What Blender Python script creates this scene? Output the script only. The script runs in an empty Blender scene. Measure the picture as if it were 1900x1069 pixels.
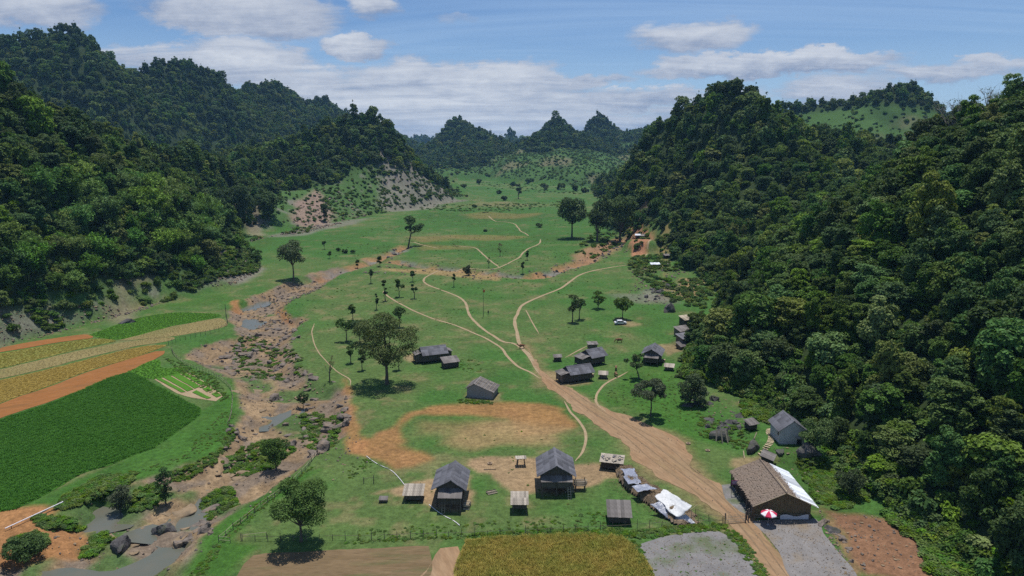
import bpy, bmesh, math, random, time
_T0 = time.time()
import numpy as np
from mathutils import Vector, Matrix, Euler
R = math.radians
# ------------------------------------------------------------------ camera
F_PX, HOR, CAM_H = 1310.0, 270.0, 60.0
PITCH = math.atan((534.5 - HOR) / F_PX)
sc = bpy.context.scene
COL = sc.collection
cam_d = bpy.data.cameras.new("camera")
cam_d.sensor_width = 36.0
cam_d.lens = F_PX / 1900 * 36.0
cam_d.clip_start = 1.0
cam_d.clip_end = 30000.0
cam = bpy.data.objects.new("camera", cam_d)
COL.objects.link(cam)
cam.location = (0, 0, CAM_H)
cam.rotation_euler = (R(90) - PITCH, 0, 0)
sc.camera = cam
# ------------------------------------------------------------------ light and exposure
SUN_EL, SUN_AZ = R(77), R(12)            # azimuth measured from +Y (ahead) towards +X
SUN_STRENGTH, SKY_STRENGTH = 5.0, 0.075
sc.view_settings.view_transform = 'Standard'
sc.view_settings.look = 'None'
sc.view_settings.gamma = 1.0
sc.view_settings.exposure = -0.1
sc.view_settings.use_curve_mapping = False
sc.cycles.use_denoising = False
sc.cycles.sample_clamp_indirect = 4.0
sc.cycles.max_bounces = 6
sc.cycles.diffuse_bounces = 3
sc.cycles.transparent_max_bounces = 12
sc.cycles.volume_bounces = 0
sun_d = bpy.data.lights.new("sun", 'SUN')
sun_d.energy = SUN_STRENGTH
sun_d.angle = R(0.5)
sun_d.color = (1.0, 0.96, 0.89)
sun = bpy.data.objects.new("sun", sun_d)
COL.objects.link(sun)
sun.location = (0, 0, 400)
sd = Vector((math.sin(SUN_AZ) * math.cos(SUN_EL), math.cos(SUN_AZ) * math.cos(SUN_EL), math.sin(SUN_EL)))
sun.rotation_euler = sd.to_track_quat('Z', 'Y').to_euler()

def px_dir(u, v):
    xc, yc = (u - 950) / F_PX, -(v - 534.5) / F_PX
    c, s = math.cos(PITCH), math.sin(PITCH)
    return (xc, c + yc * s, -s + yc * c)

# ------------------------------------------------------------------ node helpers
class NT:
    def __init__(self, tree):
        self.t = tree
        tree.nodes.clear()
    def n(self, typ, **kw):
        nd = self.t.nodes.new(typ)
        for k, v in kw.items():
            if k == 'ins':
                for kk, vv in v.items():
                    self.set(nd.inputs[kk], vv)
            else:
                setattr(nd, k, v)
        return nd
    def set(self, sock, v):
        if isinstance(v, bpy.types.NodeSocket):
            self.t.links.new(v, sock)
        else:
            if isinstance(v, (tuple, list)) and len(v) == 3 and sock.type == 'RGBA':
                v = (*v, 1)
            sock.default_value = v
    def math(self, op, a, b=0.0, c=0.0, clamp=False):
        nd = self.t.nodes.new('ShaderNodeMath')
        nd.operation = op
        nd.use_clamp = clamp
        self.set(nd.inputs[0], a); self.set(nd.inputs[1], b); self.set(nd.inputs[2], c)
        return nd.outputs[0]
    def mix(self, f, a, b, blend='MIX'):
        nd = self.t.nodes.new('ShaderNodeMix')
        nd.data_type = 'RGBA'; nd.blend_type = blend
        self.set(nd.inputs[0], f); self.set(nd.inputs[6], a); self.set(nd.inputs[7], b)
        return nd.outputs[2]
    def mapr(self, v, a, b, c=0.0, d=1.0, smooth=False):
        nd = self.t.nodes.new('ShaderNodeMapRange')
        nd.clamp = True
        nd.interpolation_type = 'SMOOTHSTEP' if smooth else 'LINEAR'
        self.set(nd.inputs[0], v)
        for i, x in enumerate((a, b, c, d)):
            self.set(nd.inputs[i + 1], x)
        return nd.outputs[0]
    def noise(self, vec, scale, detail=3.0, rough=0.55, dist=0.0):
        nd = self.t.nodes.new('ShaderNodeTexNoise')
        if vec is not None:
            self.set(nd.inputs['Vector'], vec)
        nd.inputs['Scale'].default_value = scale
        nd.inputs['Detail'].default_value = detail
        nd.inputs['Roughness'].default_value = rough
        nd.inputs['Distortion'].default_value = dist
        return nd.outputs[0]

# ------------------------------------------------------------------ world: sky with cloud
world = bpy.data.worlds.new("World")
sc.world = world
world.use_nodes = True
w = NT(world.node_tree)
sky = w.n('ShaderNodeTexSky', sky_type='NISHITA', sun_disc=False, sun_elevation=SUN_EL,
          sun_rotation=SUN_AZ, altitude=600.0, air_density=1.0, dust_density=0.3, ozone_density=2.2)
tc = w.n('ShaderNodeTexCoord')
sep = w.n('ShaderNodeSeparateXYZ', ins={0: tc.outputs['Generated']})
dx, dy, dz = sep.outputs
zc = w.math('ADD', w.math('MAXIMUM', dz, 0.0), 0.10)
q = w.n('ShaderNodeCombineXYZ', ins={0: w.math('DIVIDE', dx, zc), 1: w.math('DIVIDE', dy, zc), 2: 0.0}).outputs[0]
wide = w.noise(q, 0.42, 7.0, 0.6, 0.3)
fine = w.noise(w.n('ShaderNodeMapping', ins={0: q, 3: (0.55, 1.25, 1.0)}).outputs[0], 1.7, 9.0, 0.66, 0.5)
wisp = w.noise(w.n('ShaderNodeMapping', ins={0: q, 3: (0.35, 1.6, 1.0)}).outputs[0], 0.5, 6.0, 0.6, 0.8)
az = w.math('ARCTAN2', dx, dy)
el = w.math('ARCSINE', dz)
wq = w.n('ShaderNodeMapping', ins={0: tc.outputs['Generated'], 3: (1.0, 1.0, 2.2)}).outputs[0]
w1 = w.math('SUBTRACT', w.noise(wq, 9.0, 7.0, 0.62), 0.5)
w2 = w.math('SUBTRACT', w.noise(w.n('ShaderNodeMapping', ins={0: wq, 1: (3.1, 7.7, 1.3)}).outputs[0], 12.0, 7.0, 0.62), 0.5)
w3 = w.math('SUBTRACT', w.noise(wq, 34.0, 6.0, 0.65), 0.5)
azw = w.math('MULTIPLY_ADD', w3, 0.05, w.math('MULTIPLY_ADD', w1, 0.085, az))
elw = w.math('MULTIPLY_ADD', w3, 0.022, w.math('MULTIPLY_ADD', w2, 0.055, el))
def blob_terms(u, v, su, sv, amp):
    d = Vector(px_dir(u, v)).normalized()
    a0, e0 = math.atan2(d.x, d.y), math.asin(d.z)
    fa, fe = su / F_PX * math.cos(a0) ** 2 if abs(a0) < 1 else su / F_PX, sv / F_PX
    t1 = w.math('DIVIDE', w.math('SUBTRACT', azw, a0), fa)
    t2 = w.math('DIVIDE', w.math('SUBTRACT', elw, e0), fe)
    r2 = w.math('ADD', w.math('MULTIPLY', t1, t1), w.math('MULTIPLY', t2, t2))
    g = w.mapr(r2, 0.0, 1.6, amp, 0.0, True)
    return g, t2
dens = None
lit = None
for b in [(440, 22, 190, 48, 1.0), (60, 12, 130, 38, .8), (655, 84, 62, 26, 1.0), (690, 12, 60, 24, .7),
          (450, 118, 120, 40, .95), (850, 165, 270, 48, 1.0), (800, 212, 330, 42, 1.0), (1290, 70, 120, 34, .75),
          (1420, 122, 260, 22, .95), (1180, 185, 260, 22, .8), (1560, 170, 120, 34, .75), (1760, 130, 190, 18, .7),
          (300, 110, 150, 26, .7), (820, 240, 420, 34, .9), (1160, 228, 260, 26, .75), (560, 165, 130, 40, .8), (1060, 148, 120, 15, .75), (850, 38, 50, 16, .4)]:
    g, t2 = blob_terms(*b)
    dens = g if dens is None else w.math('MAXIMUM', dens, g)
    l = w.math('MULTIPLY', g, w.mapr(t2, -0.9, 0.9, 0.0, 1.0))
    lit = l if lit is None else w.math('MAXIMUM', lit, l)
# broken cloud goes on over the whole sky; the named banks only thicken it
field = w.mapr(wide, 0.50, 0.72, 0.0, 0.75, True)
dens2 = w.math('ADD', w.math('MULTIPLY', dens, w.mapr(fine, 0.28, 0.6, 0.55, 1.15)), w.math('MULTIPLY', field, 0.35))
mask = w.mapr(dens2, 0.16, 0.66, 0.0, 0.95, True)
veil = w.math('MULTIPLY', w.mapr(wisp, 0.34, 0.78, 0.0, 0.60, True), 1.0)
low = w.mapr(dz, 0.0, 0.16, 0.7, 0.0)
veil = w.math('MAXIMUM', veil, low)
skyc = w.mix(1.0, sky.outputs[0], (SKY_STRENGTH * 0.80, SKY_STRENGTH * 1.02, SKY_STRENGTH * 1.32), 'MULTIPLY')
skyc = w.mix(veil, skyc, (0.54, 0.72, 0.94))
bright = w.math('ADD', w.math('MULTIPLY', lit, 0.75), w.math('ADD', w.mapr(fine, 0.30, 0.70, -0.12, 0.50), w.math('MULTIPLY', w3, 0.5)), clamp=True)
ccol = w.mix(bright, (0.245, 0.315, 0.475), (0.80, 0.83, 0.88))
out = w.mix(mask, skyc, ccol)
bg = w.n('ShaderNodeBackground', ins={0: out, 1: 1.0})
w.n('ShaderNodeOutputWorld', ins={0: bg.outputs[0]})
# ------------------------------------------------------------------ numpy helpers
rng = np.random.default_rng(7)
random.seed(7)
def _hash(ix, iy, s):
    n = (ix.astype(np.int64) * 374761393 + iy.astype(np.int64) * 668265263 + s * 982451653) & 0x7fffffff
    n = ((n ^ (n >> 13)) * 1274126177) & 0x7fffffff
    n = ((n ^ (n >> 16)) * 668265263) & 0x7fffffff
    return (n ^ (n >> 15)) / 0x7fffffff
def vnoise(x, y, s=0):
    x0, y0 = np.floor(x), np.floor(y)
    fx, fy = x - x0, y - y0
    fx = fx * fx * fx * (fx * (fx * 6 - 15) + 10); fy = fy * fy * fy * (fy * (fy * 6 - 15) + 10)
    x0 = x0.astype(np.int64); y0 = y0.astype(np.int64)
    a, b = _hash(x0, y0, s), _hash(x0 + 1, y0, s)
    c, d = _hash(x0, y0 + 1, s), _hash(x0 + 1, y0 + 1, s)
    return (a * (1 - fx) + b * fx) * (1 - fy) + (c * (1 - fx) + d * fx) * fy
def fbm(x, y, wl, octv=4, s=0, gain=0.5):
    """noise in -1..1, wl = largest wavelength in metres"""
    t, a, tot = 0.0, 1.0, 0.0
    for i in range(octv):
        k = 2 ** i / wl
        t = t + a * (vnoise(x * k + 17.3 * i, y * k - 9.1 * i, s + i) * 2 - 1); tot += a; a *= gain
    return t / tot
def sstep(a, b, x):
    t = np.clip((x - a) / (b - a), 0, 1)
    return t * t * (3 - 2 * t)
def seg_dist(px, py, pts, closed=False):
    """distance to a polyline and the parameter (index + t) of the nearest point"""
    pts = np.asarray(pts, float)
    n = len(pts)
    best = np.full(px.shape, 1e18); par = np.zeros(px.shape)
    for i in range(n if closed else n - 1):
        a, b = pts[i], pts[(i + 1) % n]
        d = b[:2] - a[:2]
        t = np.clip(((px - a[0]) * d[0] + (py - a[1]) * d[1]) / max(d @ d, 1e-9), 0, 1)
        q = (px - a[0] - t * d[0]) ** 2 + (py - a[1] - t * d[1]) ** 2
        m = q < best
        best = np.where(m, q, best); par = np.where(m, i + t, par)
    return np.sqrt(best), par
def inside(px, py, poly):
    r = np.zeros(px.shape, bool)
    n = len(poly)
    for i in range(n):
        x1, y1 = poly[i][:2]; x2, y2 = poly[(i + 1) % n][:2]
        if y1 == y2: continue
        c = ((y1 > py) != (y2 > py)) & (px < (x2 - x1) * (py - y1) / (y2 - y1) + x1)
        r ^= c
    return r
def sdist(px, py, poly):
    """signed distance, positive inside"""
    poly = np.asarray([p[:2] for p in poly], float)
    lo, hi = poly.min(0) - 60, poly.max(0) + 60
    m = (px > lo[0]) & (px < hi[0]) & (py > lo[1]) & (py < hi[1])
    out = np.full(px.shape, -60.0)
    if m.any():
        d, _ = seg_dist(px[m], py[m], poly, True)
        out[m] = np.where(inside(px[m], py[m], poly), d, -d)
    return out
def gp(u, v, z=0.0):
    d = px_dir(u, v)
    t = (z - CAM_H) / d[2]
    return (d[0] * t, d[1] * t)
def gpl(pts, z=0.0):
    return [gp(u, v, z) for u, v in pts]
def dpt(u, v, D, drop=0.0):
    d = px_dir(u, v)
    t = D / d[1]
    return (d[0] * t, D, CAM_H + d[2] * t - drop)
def smooth_line(pts, step):
    """Catmull-Rom resample of a polyline of 2-D points"""
    p = [Vector(q[:2]) for q in pts]
    p = [p[0] * 2 - p[1]] + p + [p[-1] * 2 - p[-2]]
    out = []
    for i in range(1, len(p) - 2):
        n = max(1, int((p[i + 1] - p[i]).length / step))
        for k in range(n):
            t = k / n
            a, b, c, d = p[i - 1:i + 3]
            out.append(0.5 * ((2 * b) + (c - a) * t + (2 * a - 5 * b + 4 * c - d) * t * t + (3 * b - a - 3 * c + d) * t ** 3))
    out.append(p[-2])
    return [(q.x, q.y) for q in out]

# ------------------------------------------------------------------ the lie of the land
TREE = 8.5
HILLS = []   # name, foot polygon, ridge points (x, y, z), exponent, noise amplitude
def hill(name, poly, ridge, ex=1.1, amp=1.0, drop=TREE):
    rd = np.array([dpt(u, v, D, drop) for u, v, D in ridge])
    # resample the crest
    out = []
    for i in range(len(rd) - 1):
        for k in range(3): out.append(rd[i] + (rd[i + 1] - rd[i]) * k / 3)
    out.append(rd[-1])
    HILLS.append((name, np.array(poly, float), np.array(out), ex, amp))
hill('right', gpl([(1815, 1069), (1715, 985), (1625, 930), (1560, 862), (1490, 800), (1405, 742), (1275, 706), (1274, 655),
                   (1296, 615), (1322, 585), (1338, 552), (1300, 520), (1245, 482), (1180, 452), (1110, 418), (1115, 390), (1135, 372)])
     + [(140, 900), (400, 1000), (560, 500), (460, 150), (300, 30), (75, 20), (72, 60)],
     [(1222, 208, 560), (1260, 192, 545), (1310, 172, 520), (1335, 145, 500), (1362, 130, 490), (1392, 146, 478), (1412, 185, 460), (1440, 215, 440), (1500, 290, 400), (1600, 350, 340), (1660, 325, 300),
      (1740, 228, 265), (1830, 190, 235), (1900, 150, 215), (2050, 80, 190), (2300, 40, 150)], 1.0)
hill('right_back', [(200, 640), (330, 580), (600, 560), (760, 800), (640, 1050), (300, 1100), (180, 900)],
     [(1380, 225, 930), (1440, 190, 900), (1500, 182, 880), (1600, 176, 850), (1640, 160, 820), (1690, 140, 800), (1720, 165, 790), (1780, 230, 780), (1900, 300, 780)], 1.0, .5)
hill('right_spur', [(95, 830), (130, 760), (250, 700), (420, 800), (420, 1200), (190, 1250), (110, 1000)],
     [(1150, 318, 900), (1190, 285, 900), (1240, 262, 920), (1330, 240, 950)], 1.0)
hill('left', gpl([(0, 645), (120, 610), (200, 592), (270, 566), (350, 552), (430, 532), (478, 505), (482, 480), (458, 450), (432, 430)])
     + [(-235, 640), (-300, 760), (-800, 760), (-800, 60), (-230, 120)],
     [(-300, 0, 240), (-150, 40, 290), (0, 112, 320), (40, 165, 330), (100, 214, 350), (170, 240, 380), (260, 262, 430), (350, 268, 480), (430, 300, 560)], 1.0)
hill('middle', gpl([(395, 436), (470, 433), (560, 422), (640, 408), (700, 398), (760, 388), (830, 376), (885, 362)])
     + [(-60, 1000), (-150, 1150), (-420, 1120), (-520, 800), (-340, 560)],
     [(420, 300, 640), (520, 262, 700), (600, 230, 740), (650, 212, 760), (692, 196, 770), (715, 218, 780), (740, 252, 800), (790, 318, 830), (840, 352, 850)], .9)
hill('left_range', [(-900, 480), (-560, 600), (-440, 800), (-340, 1150), (-260, 1500), (-200, 1900), (-200, 2500), (-1200, 2500), (-1800, 1600), (-1700, 480)],
     [(-300, 60, 820), (-150, 40, 850), (0, 70, 880), (60, 64, 890), (100, 52, 898), (124, 40, 900), (150, 58, 920), (180, 88, 950), (212, 118, 980), (236, 138, 1010), (262, 122, 1030), (300, 108, 1050),
      (345, 106, 1080), (395, 130, 1120), (432, 172, 1200), (462, 158, 1300), (505, 148, 1350), (535, 166, 1420), (566, 192, 1500), (600, 176, 1550), (650, 215, 1700), (730, 240, 1900), (775, 270, 2100)], .78, 1.5)
hill('far_a', [(-230, 1560), (-190, 1330), (-130, 1230), (-50, 1260), (0, 1400), (60, 1600), (20, 1900), (-150, 2000), (-320, 1850)],
     [(790, 278, 1650), (815, 246, 1650), (832, 222, 1650), (845, 214, 1650), (862, 220, 1650), (880, 234, 1655), (905, 246, 1680), (940, 275, 1700)], .62, 1.0)
hill('far_b', [(-60, 1330), (-10, 1170), (80, 1080), (180, 1130), (270, 1400), (210, 1750), (0, 1750), (-70, 1550)],
     [(915, 305, 1480), (960, 268, 1500), (1000, 246, 1500), (1020, 224, 1500), (1035, 212, 1500), (1050, 222, 1500), (1065, 250, 1500), (1100, 275, 1550)], .72, 1.0)
hill('far_mound', [(60, 1180), (85, 1060), (150, 1060), (195, 1180), (150, 1280), (80, 1280)], [(1035, 326, 1165), (1060, 318, 1170), (1080, 324, 1175)], .8, .2, 0.0)
hill('far_c', [(110, 1650), (150, 1420), (300, 1250), (500, 1500), (600, 2100), (200, 2200)],
     [(1068, 270, 1720), (1090, 228, 1740), (1110, 208, 1750), (1130, 222, 1760), (1150, 246, 1790), (1185, 238, 1850), (1260, 225, 1900)], .62, 1.0)
hill('far_d', [(-140, 2500), (0, 2300), (150, 2500), (120, 3000), (-120, 3000)], [(925, 268, 2600), (945, 236, 2600), (968, 262, 2600)], .9, .8)
hill('far_e', [(-900, 3100), (-500, 2800), (-250, 2900), (-150, 3300), (-300, 4200), (-1200, 4200)], [(600, 225, 3300), (690, 240, 3300), (740, 258, 3400), (790, 250, 3400), (835, 272, 3500)], .9, 1.0)
hill('far_f', [(-500, 4300), (1500, 4000), (2200, 5000), (900, 6500), (-900, 6500), (-1400, 5200)], [(700, 275, 5000), (850, 274, 5000), (960, 276, 5200), (1100, 275, 5000), (1300, 270, 5000), (1600, 262, 5000)], 1.0, 1.5)

# creek and gully (pixel outlines, on their own level)
CREEK_PX = [(545, 522), (505, 540), (460, 560), (428, 582), (432, 612), (440, 628), (372, 640), (345, 660), (372, 685), (432, 712), (446, 760), (428, 812),
            (400, 852), (335, 872), (262, 905), (165, 932), (118, 962), (60, 1010), (-30, 1030), (-60, 1110), (330, 1110), (352, 1052), (398, 996), (452, 950), (520, 905),
            (590, 850), (640, 812), (652, 770), (640, 722), (588, 712), (548, 672), (540, 640), (556, 612), (575, 596), (545, 590), (528, 572), (560, 552), (610, 528), (640, 506), (628, 498)]
CREEK = smooth_line(gpl(CREEK_PX + CREEK_PX[:1], -1.2), 7.0)[:-1]
GULLY = [smooth_line(gpl(l, -0.5), 8.0) for l in (
    [(600, 512), (650, 500), (700, 486), (760, 492), (820, 500), (880, 506), (930, 512), (990, 516), (1040, 500), (1085, 488), (1110, 468), (1150, 450), (1185, 438)],
    [(690, 484), (730, 470), (752, 458)])]
POOL_Z = -2.45
POOLS_PX = [[(158, 952), (190, 934), (225, 936), (236, 962), (205, 976), (168, 972)],
            [(316, 978), (345, 944), (370, 922), (390, 922), (374, 952), (346, 984), (322, 998)],
            [(235, 1003), (275, 988), (296, 1000), (276, 1016), (300, 1020), (345, 1004), (352, 1028), (310, 1058), (250, 1085), (60, 1085), (75, 1058), (170, 1046), (235, 1040), (262, 1026), (238, 1016)],
            [(494, 793), (504, 774), (542, 758), (546, 770), (518, 788)],
            [(448, 602), (470, 590), (482, 599), (466, 610)],
            [(438, 574), (482, 560), (490, 567), (450, 580)]]
POOLS = [gpl(p, POOL_Z) for p in POOLS_PX]
PADS = []       # (x, y, radius, z) levelled building sites on the slopes
for (u, v, z, r) in ((1468, 822, 2.0, 5.0), (1398, 797, 0.8, 3.0), (1190, 446, 6.0, 7.0), (1287, 625, 1.5, 5.0), (1285, 600, 1.8, 4.0)):
    PADS.append((*gp(u, v, z), r, z))
def base_floor(x, y):
    z = fbm(x, y, 90, 3, 3) * (0.35 + 1.2 * sstep(350, 900, y)) + fbm(x, y, 14, 2, 11) * 0.10
    return z
def H(x, y, detail=True):
    x = np.asarray(x, float); y = np.asarray(y, float)
    z = base_floor(x, y)
    d = sdist(x, y, CREEK)
    near = d > -6
    if near.any():
        xs, ys, ds = x[near], y[near], d[near] + fbm(x[near], y[near], 7, 3, 31) * 2.0
        dep = 2.3 * sstep(-1.0, 5.0, ds)
        bed = np.maximum(fbm(xs, ys, 6.5, 3, 41), -0.12) * 1.6 + (1 - np.abs(fbm(xs * 1.0, ys * 0.6, 3.2, 3, 43)) * 2.2) * 0.32 - 0.2
        z[near] += -dep + bed * sstep(0, 4, ds)
    for pl in POOLS:
        dp_ = sdist(x, y, pl)
        mp = dp_ > -3
        if mp.any():
            k = sstep(-0.6, 1.3, dp_[mp] + fbm(x[mp], y[mp], 3, 2, 47) * 0.7)
            z[mp] = z[mp] * (1 - k) + (POOL_Z - 0.40 + 0.35 * fbm(x[mp], y[mp], 2.5, 2, 48)) * k
    for g in GULLY:
        ga = np.array(g)
        mg = (x > ga[:, 0].min() - 12) & (x < ga[:, 0].max() + 12) & (y > ga[:, 1].min() - 12) & (y < ga[:, 1].max() + 12)
        if not mg.any(): continue
        xg, yg = x[mg], y[mg]
        dg, _ = seg_dist(xg, yg, g)
        dg = dg + fbm(xg, yg, 9, 3, 51) * 3
        z[mg] += -2.0 * (1 - sstep(1.5, 6.0, dg)) + 0.6 * np.maximum(fbm(xg, yg, 5, 2, 52), 0) * (1 - sstep(3, 7, dg))
    hz = np.zeros(x.shape)
    for name, poly, rd, ex, amp in HILLS:
        lo, hi = poly.min(0), poly.max(0)
        m = (x > lo[0]) & (x < hi[0]) & (y > lo[1]) & (y < hi[1])
        if not m.any(): continue
        xs, ys = x[m], y[m]
        ins = inside(xs, ys, poly)
        if not ins.any(): continue
        idx = np.flatnonzero(m)[ins] if x.ndim == 1 else None
        xs, ys = xs[ins], ys[ins]
        df, _ = seg_dist(xs, ys, poly, True)
        dr, _ = seg_dist(xs, ys, rd)
        num = np.zeros(xs.shape); den = np.zeros(xs.shape)
        for rx, ry, rz in rd:
            q = ((xs - rx) ** 2 + (ys - ry) ** 2) + 25.0; q = 1.0 / (q * np.sqrt(q))
            num += q * rz; den += q
        hr = num / den
        wgt = df / (df + dr + 1e-6)
        far = 1 + ys / 900.0
        nz = (fbm(xs, ys, 46 * far, 4, 61) * 9.0 * far + fbm(xs, ys, 17 * far, 3, 67) * 3.0) * amp
        hh = hr * wgt ** ex + nz * np.clip(df / 40, 0, 1) * np.clip(0.12 + dr / 70, 0, 1)
        hh = np.maximum(hh, 0)
        hz[idx] = np.maximum(hz[idx], hh)
    z = z * np.exp(-hz / 6) + hz
    for (px, py, pr, pz) in PADS:
        dd = np.hypot(x - px, y - py)
        k = 1 - sstep(pr, pr * 1.8, dd)
        z = z * (1 - k) + pz * k
    return z
def H1(x, y):
    return float(H(np.array([x]), np.array([y]))[0])
def PM(pts, dz=0.0):
    """photo pixels -> points on the ground (fixed-point iteration on the height field)"""
    d = np.array([px_dir(u, v) for u, v in pts])
    z = np.zeros(len(d))
    for it in range(6):
        t = (z - CAM_H) / d[:, 2]
        x, y = d[:, 0] * t, d[:, 1] * t
        h = H(x, y)
        z = h if it == 0 else 0.5 * (z + h)
    t = (z - CAM_H) / d[:, 2]
    x, y = d[:, 0] * t, d[:, 1] * t
    return np.stack([x, y, H(x, y) + dz], 1)
def P(u, v, dz=0.0):
    return Vector(PM([(u, v)], dz)[0])
def mpp(y):           # metres per photo pixel at a ground point ahead
    return (y * math.cos(PITCH) + CAM_H * math.sin(PITCH)) / F_PX
print('b_terrain', round(time.time() - _T0, 1))
# ------------------------------------------------------------------ mesh helpers
def mesh_np(name, v, f, mat=None, smooth=False, attrs=None):
    """v (n,3), f (m,3|4) arrays -> mesh datablock"""
    v = np.asarray(v, np.float32); f = np.asarray(f, np.int32)
    me = bpy.data.meshes.new(name)
    k = f.shape[1]
    me.vertices.add(len(v)); me.vertices.foreach_set('co', v.ravel())
    me.loops.add(f.size); me.loops.foreach_set('vertex_index', f.ravel())
    me.polygons.add(len(f))
    me.polygons.foreach_set('loop_start', np.arange(0, f.size, k, dtype=np.int32))
    try: me.polygons.foreach_set('loop_total', np.full(len(f), k, np.int32))
    except Exception: pass
    me.polygons.foreach_set('use_smooth', np.full(len(f), smooth, bool))
    me.update(calc_edges=True)
    for an, (dom, typ, arr) in (attrs or {}).items():
        at = me.attributes.new(an, typ, dom)
        at.data.foreach_set('color' if typ == 'FLOAT_COLOR' else ('vector' if typ == 'FLOAT_VECTOR' else 'value'), np.asarray(arr, np.int32 if typ == 'INT' else np.float32).ravel())
    if mat: me.materials.append(mat)
    me.validate()
    return me
def link(name, me, parent=None, loc=None, rot=None, scale=None):
    o = bpy.data.objects.new(name, me)
    COL.objects.link(o)
    if parent: o.parent = parent
    if loc is not None: o.location = loc
    if rot is not None: o.rotation_euler = rot
    if scale is not None: o.scale = scale if hasattr(scale, '__len__') else (scale,) * 3
    return o
def tag(o, label=None, cat=None, group=None, kind=None):
    if label: o['label'] = label
    if cat: o['category'] = cat
    if group: o['group'] = group
    if kind: o['kind'] = kind
    return o
def thing(name, label, cat, loc=(0, 0, 0), rz=0.0, group=None):
    o = bpy.data.objects.new(name, None)
    COL.objects.link(o)
    o.empty_display_size = 0.3
    o.location = loc; o.rotation_euler = (0, 0, rz)
    return tag(o, label, cat, group)
MATS = {}
def pmat(name, build):
    if name in MATS: return MATS[name]
    m = bpy.data.materials.new(name)
    m.use_nodes = True
    n = NT(m.node_tree)
    build(n)
    MATS[name] = m
    return m
def surf(n, color, rough=0.9, bump=None, bstr=0.4, bdist=0.05, spec=0.2, metal=0.0):
    b = n.n('ShaderNodeBsdfPrincipled')
    n.set(b.inputs['Base Color'], color)
    n.set(b.inputs['Roughness'], rough)
    b.inputs['Specular IOR Level'].default_value = spec
    b.inputs['Metallic'].default_value = metal
    if bump is not None:
        bp = n.n('ShaderNodeBump', ins={'Strength': bstr, 'Distance': bdist, 'Height': bump})
        n.t.links.new(bp.outputs[0], b.inputs['Normal'])
    n.n('ShaderNodeOutputMaterial', ins={0: b.outputs[0]})
    return b

# ------------------------------------------------------------------ ground material: albedo attribute + grain
def _ground(n):
    at = n.n('ShaderNodeAttribute', attribute_name='albedo')
    pos = n.n('ShaderNodeNewGeometry').outputs['Position']
    a = n.noise(pos, 0.9, 4, 0.65)
    b = n.noise(pos, 4.0, 3, 0.6)
    c = n.noise(pos, 0.11, 4, 0.6)
    k = n.math('MULTIPLY', n.mapr(a, 0.25, 0.75, 0.60, 1.38), n.mapr(b, 0.25, 0.75, 0.68, 1.32))
    k = n.math('MULTIPLY', k, n.mapr(c, 0.3, 0.7, 0.88, 1.12))
    col = n.mix(1.0, at.outputs['Color'], n.n('ShaderNodeCombineColor', ins={0: k, 1: k, 2: k}).outputs[0], 'MULTIPLY')
    surf(n, col, 0.95, n.math('ADD', a, n.math('MULTIPLY', b, 0.5)), 0.6, 0.25, 0.1)
M_GROUND = pmat('ground_soil_grass', _ground)

# ------------------------------------------------------------------ ground paint (albedo of each kind of ground)
C_GRASS, C_GRASS2, C_LUSH = (0.048, 0.116, 0.024), (0.080, 0.122, 0.036), (0.042, 0.112, 0.017)
C_ORANGE, C_TAN, C_BED = (0.28, 0.138, 0.058), (0.28, 0.185, 0.108), (0.200, 0.138, 0.080)
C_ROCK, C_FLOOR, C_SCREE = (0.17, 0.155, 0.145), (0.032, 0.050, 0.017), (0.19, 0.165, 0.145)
ROAD = [(972, 640), (985, 655), (1001, 700), (1040, 738), (1085, 772), (1130, 803), (1160, 832), (1188, 862), (1225, 888), (1285, 920), (1325, 948), (1345, 972), (1398, 1030), (1432, 1085),
        (1500, 1085), (1445, 1020), (1395, 966), (1375, 940), (1340, 903), (1300, 876), (1276, 848), (1268, 822), (1230, 800), (1170, 775), (1120, 755), (1062, 725), (1022, 705), (1002, 682), (978, 640)]
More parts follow.
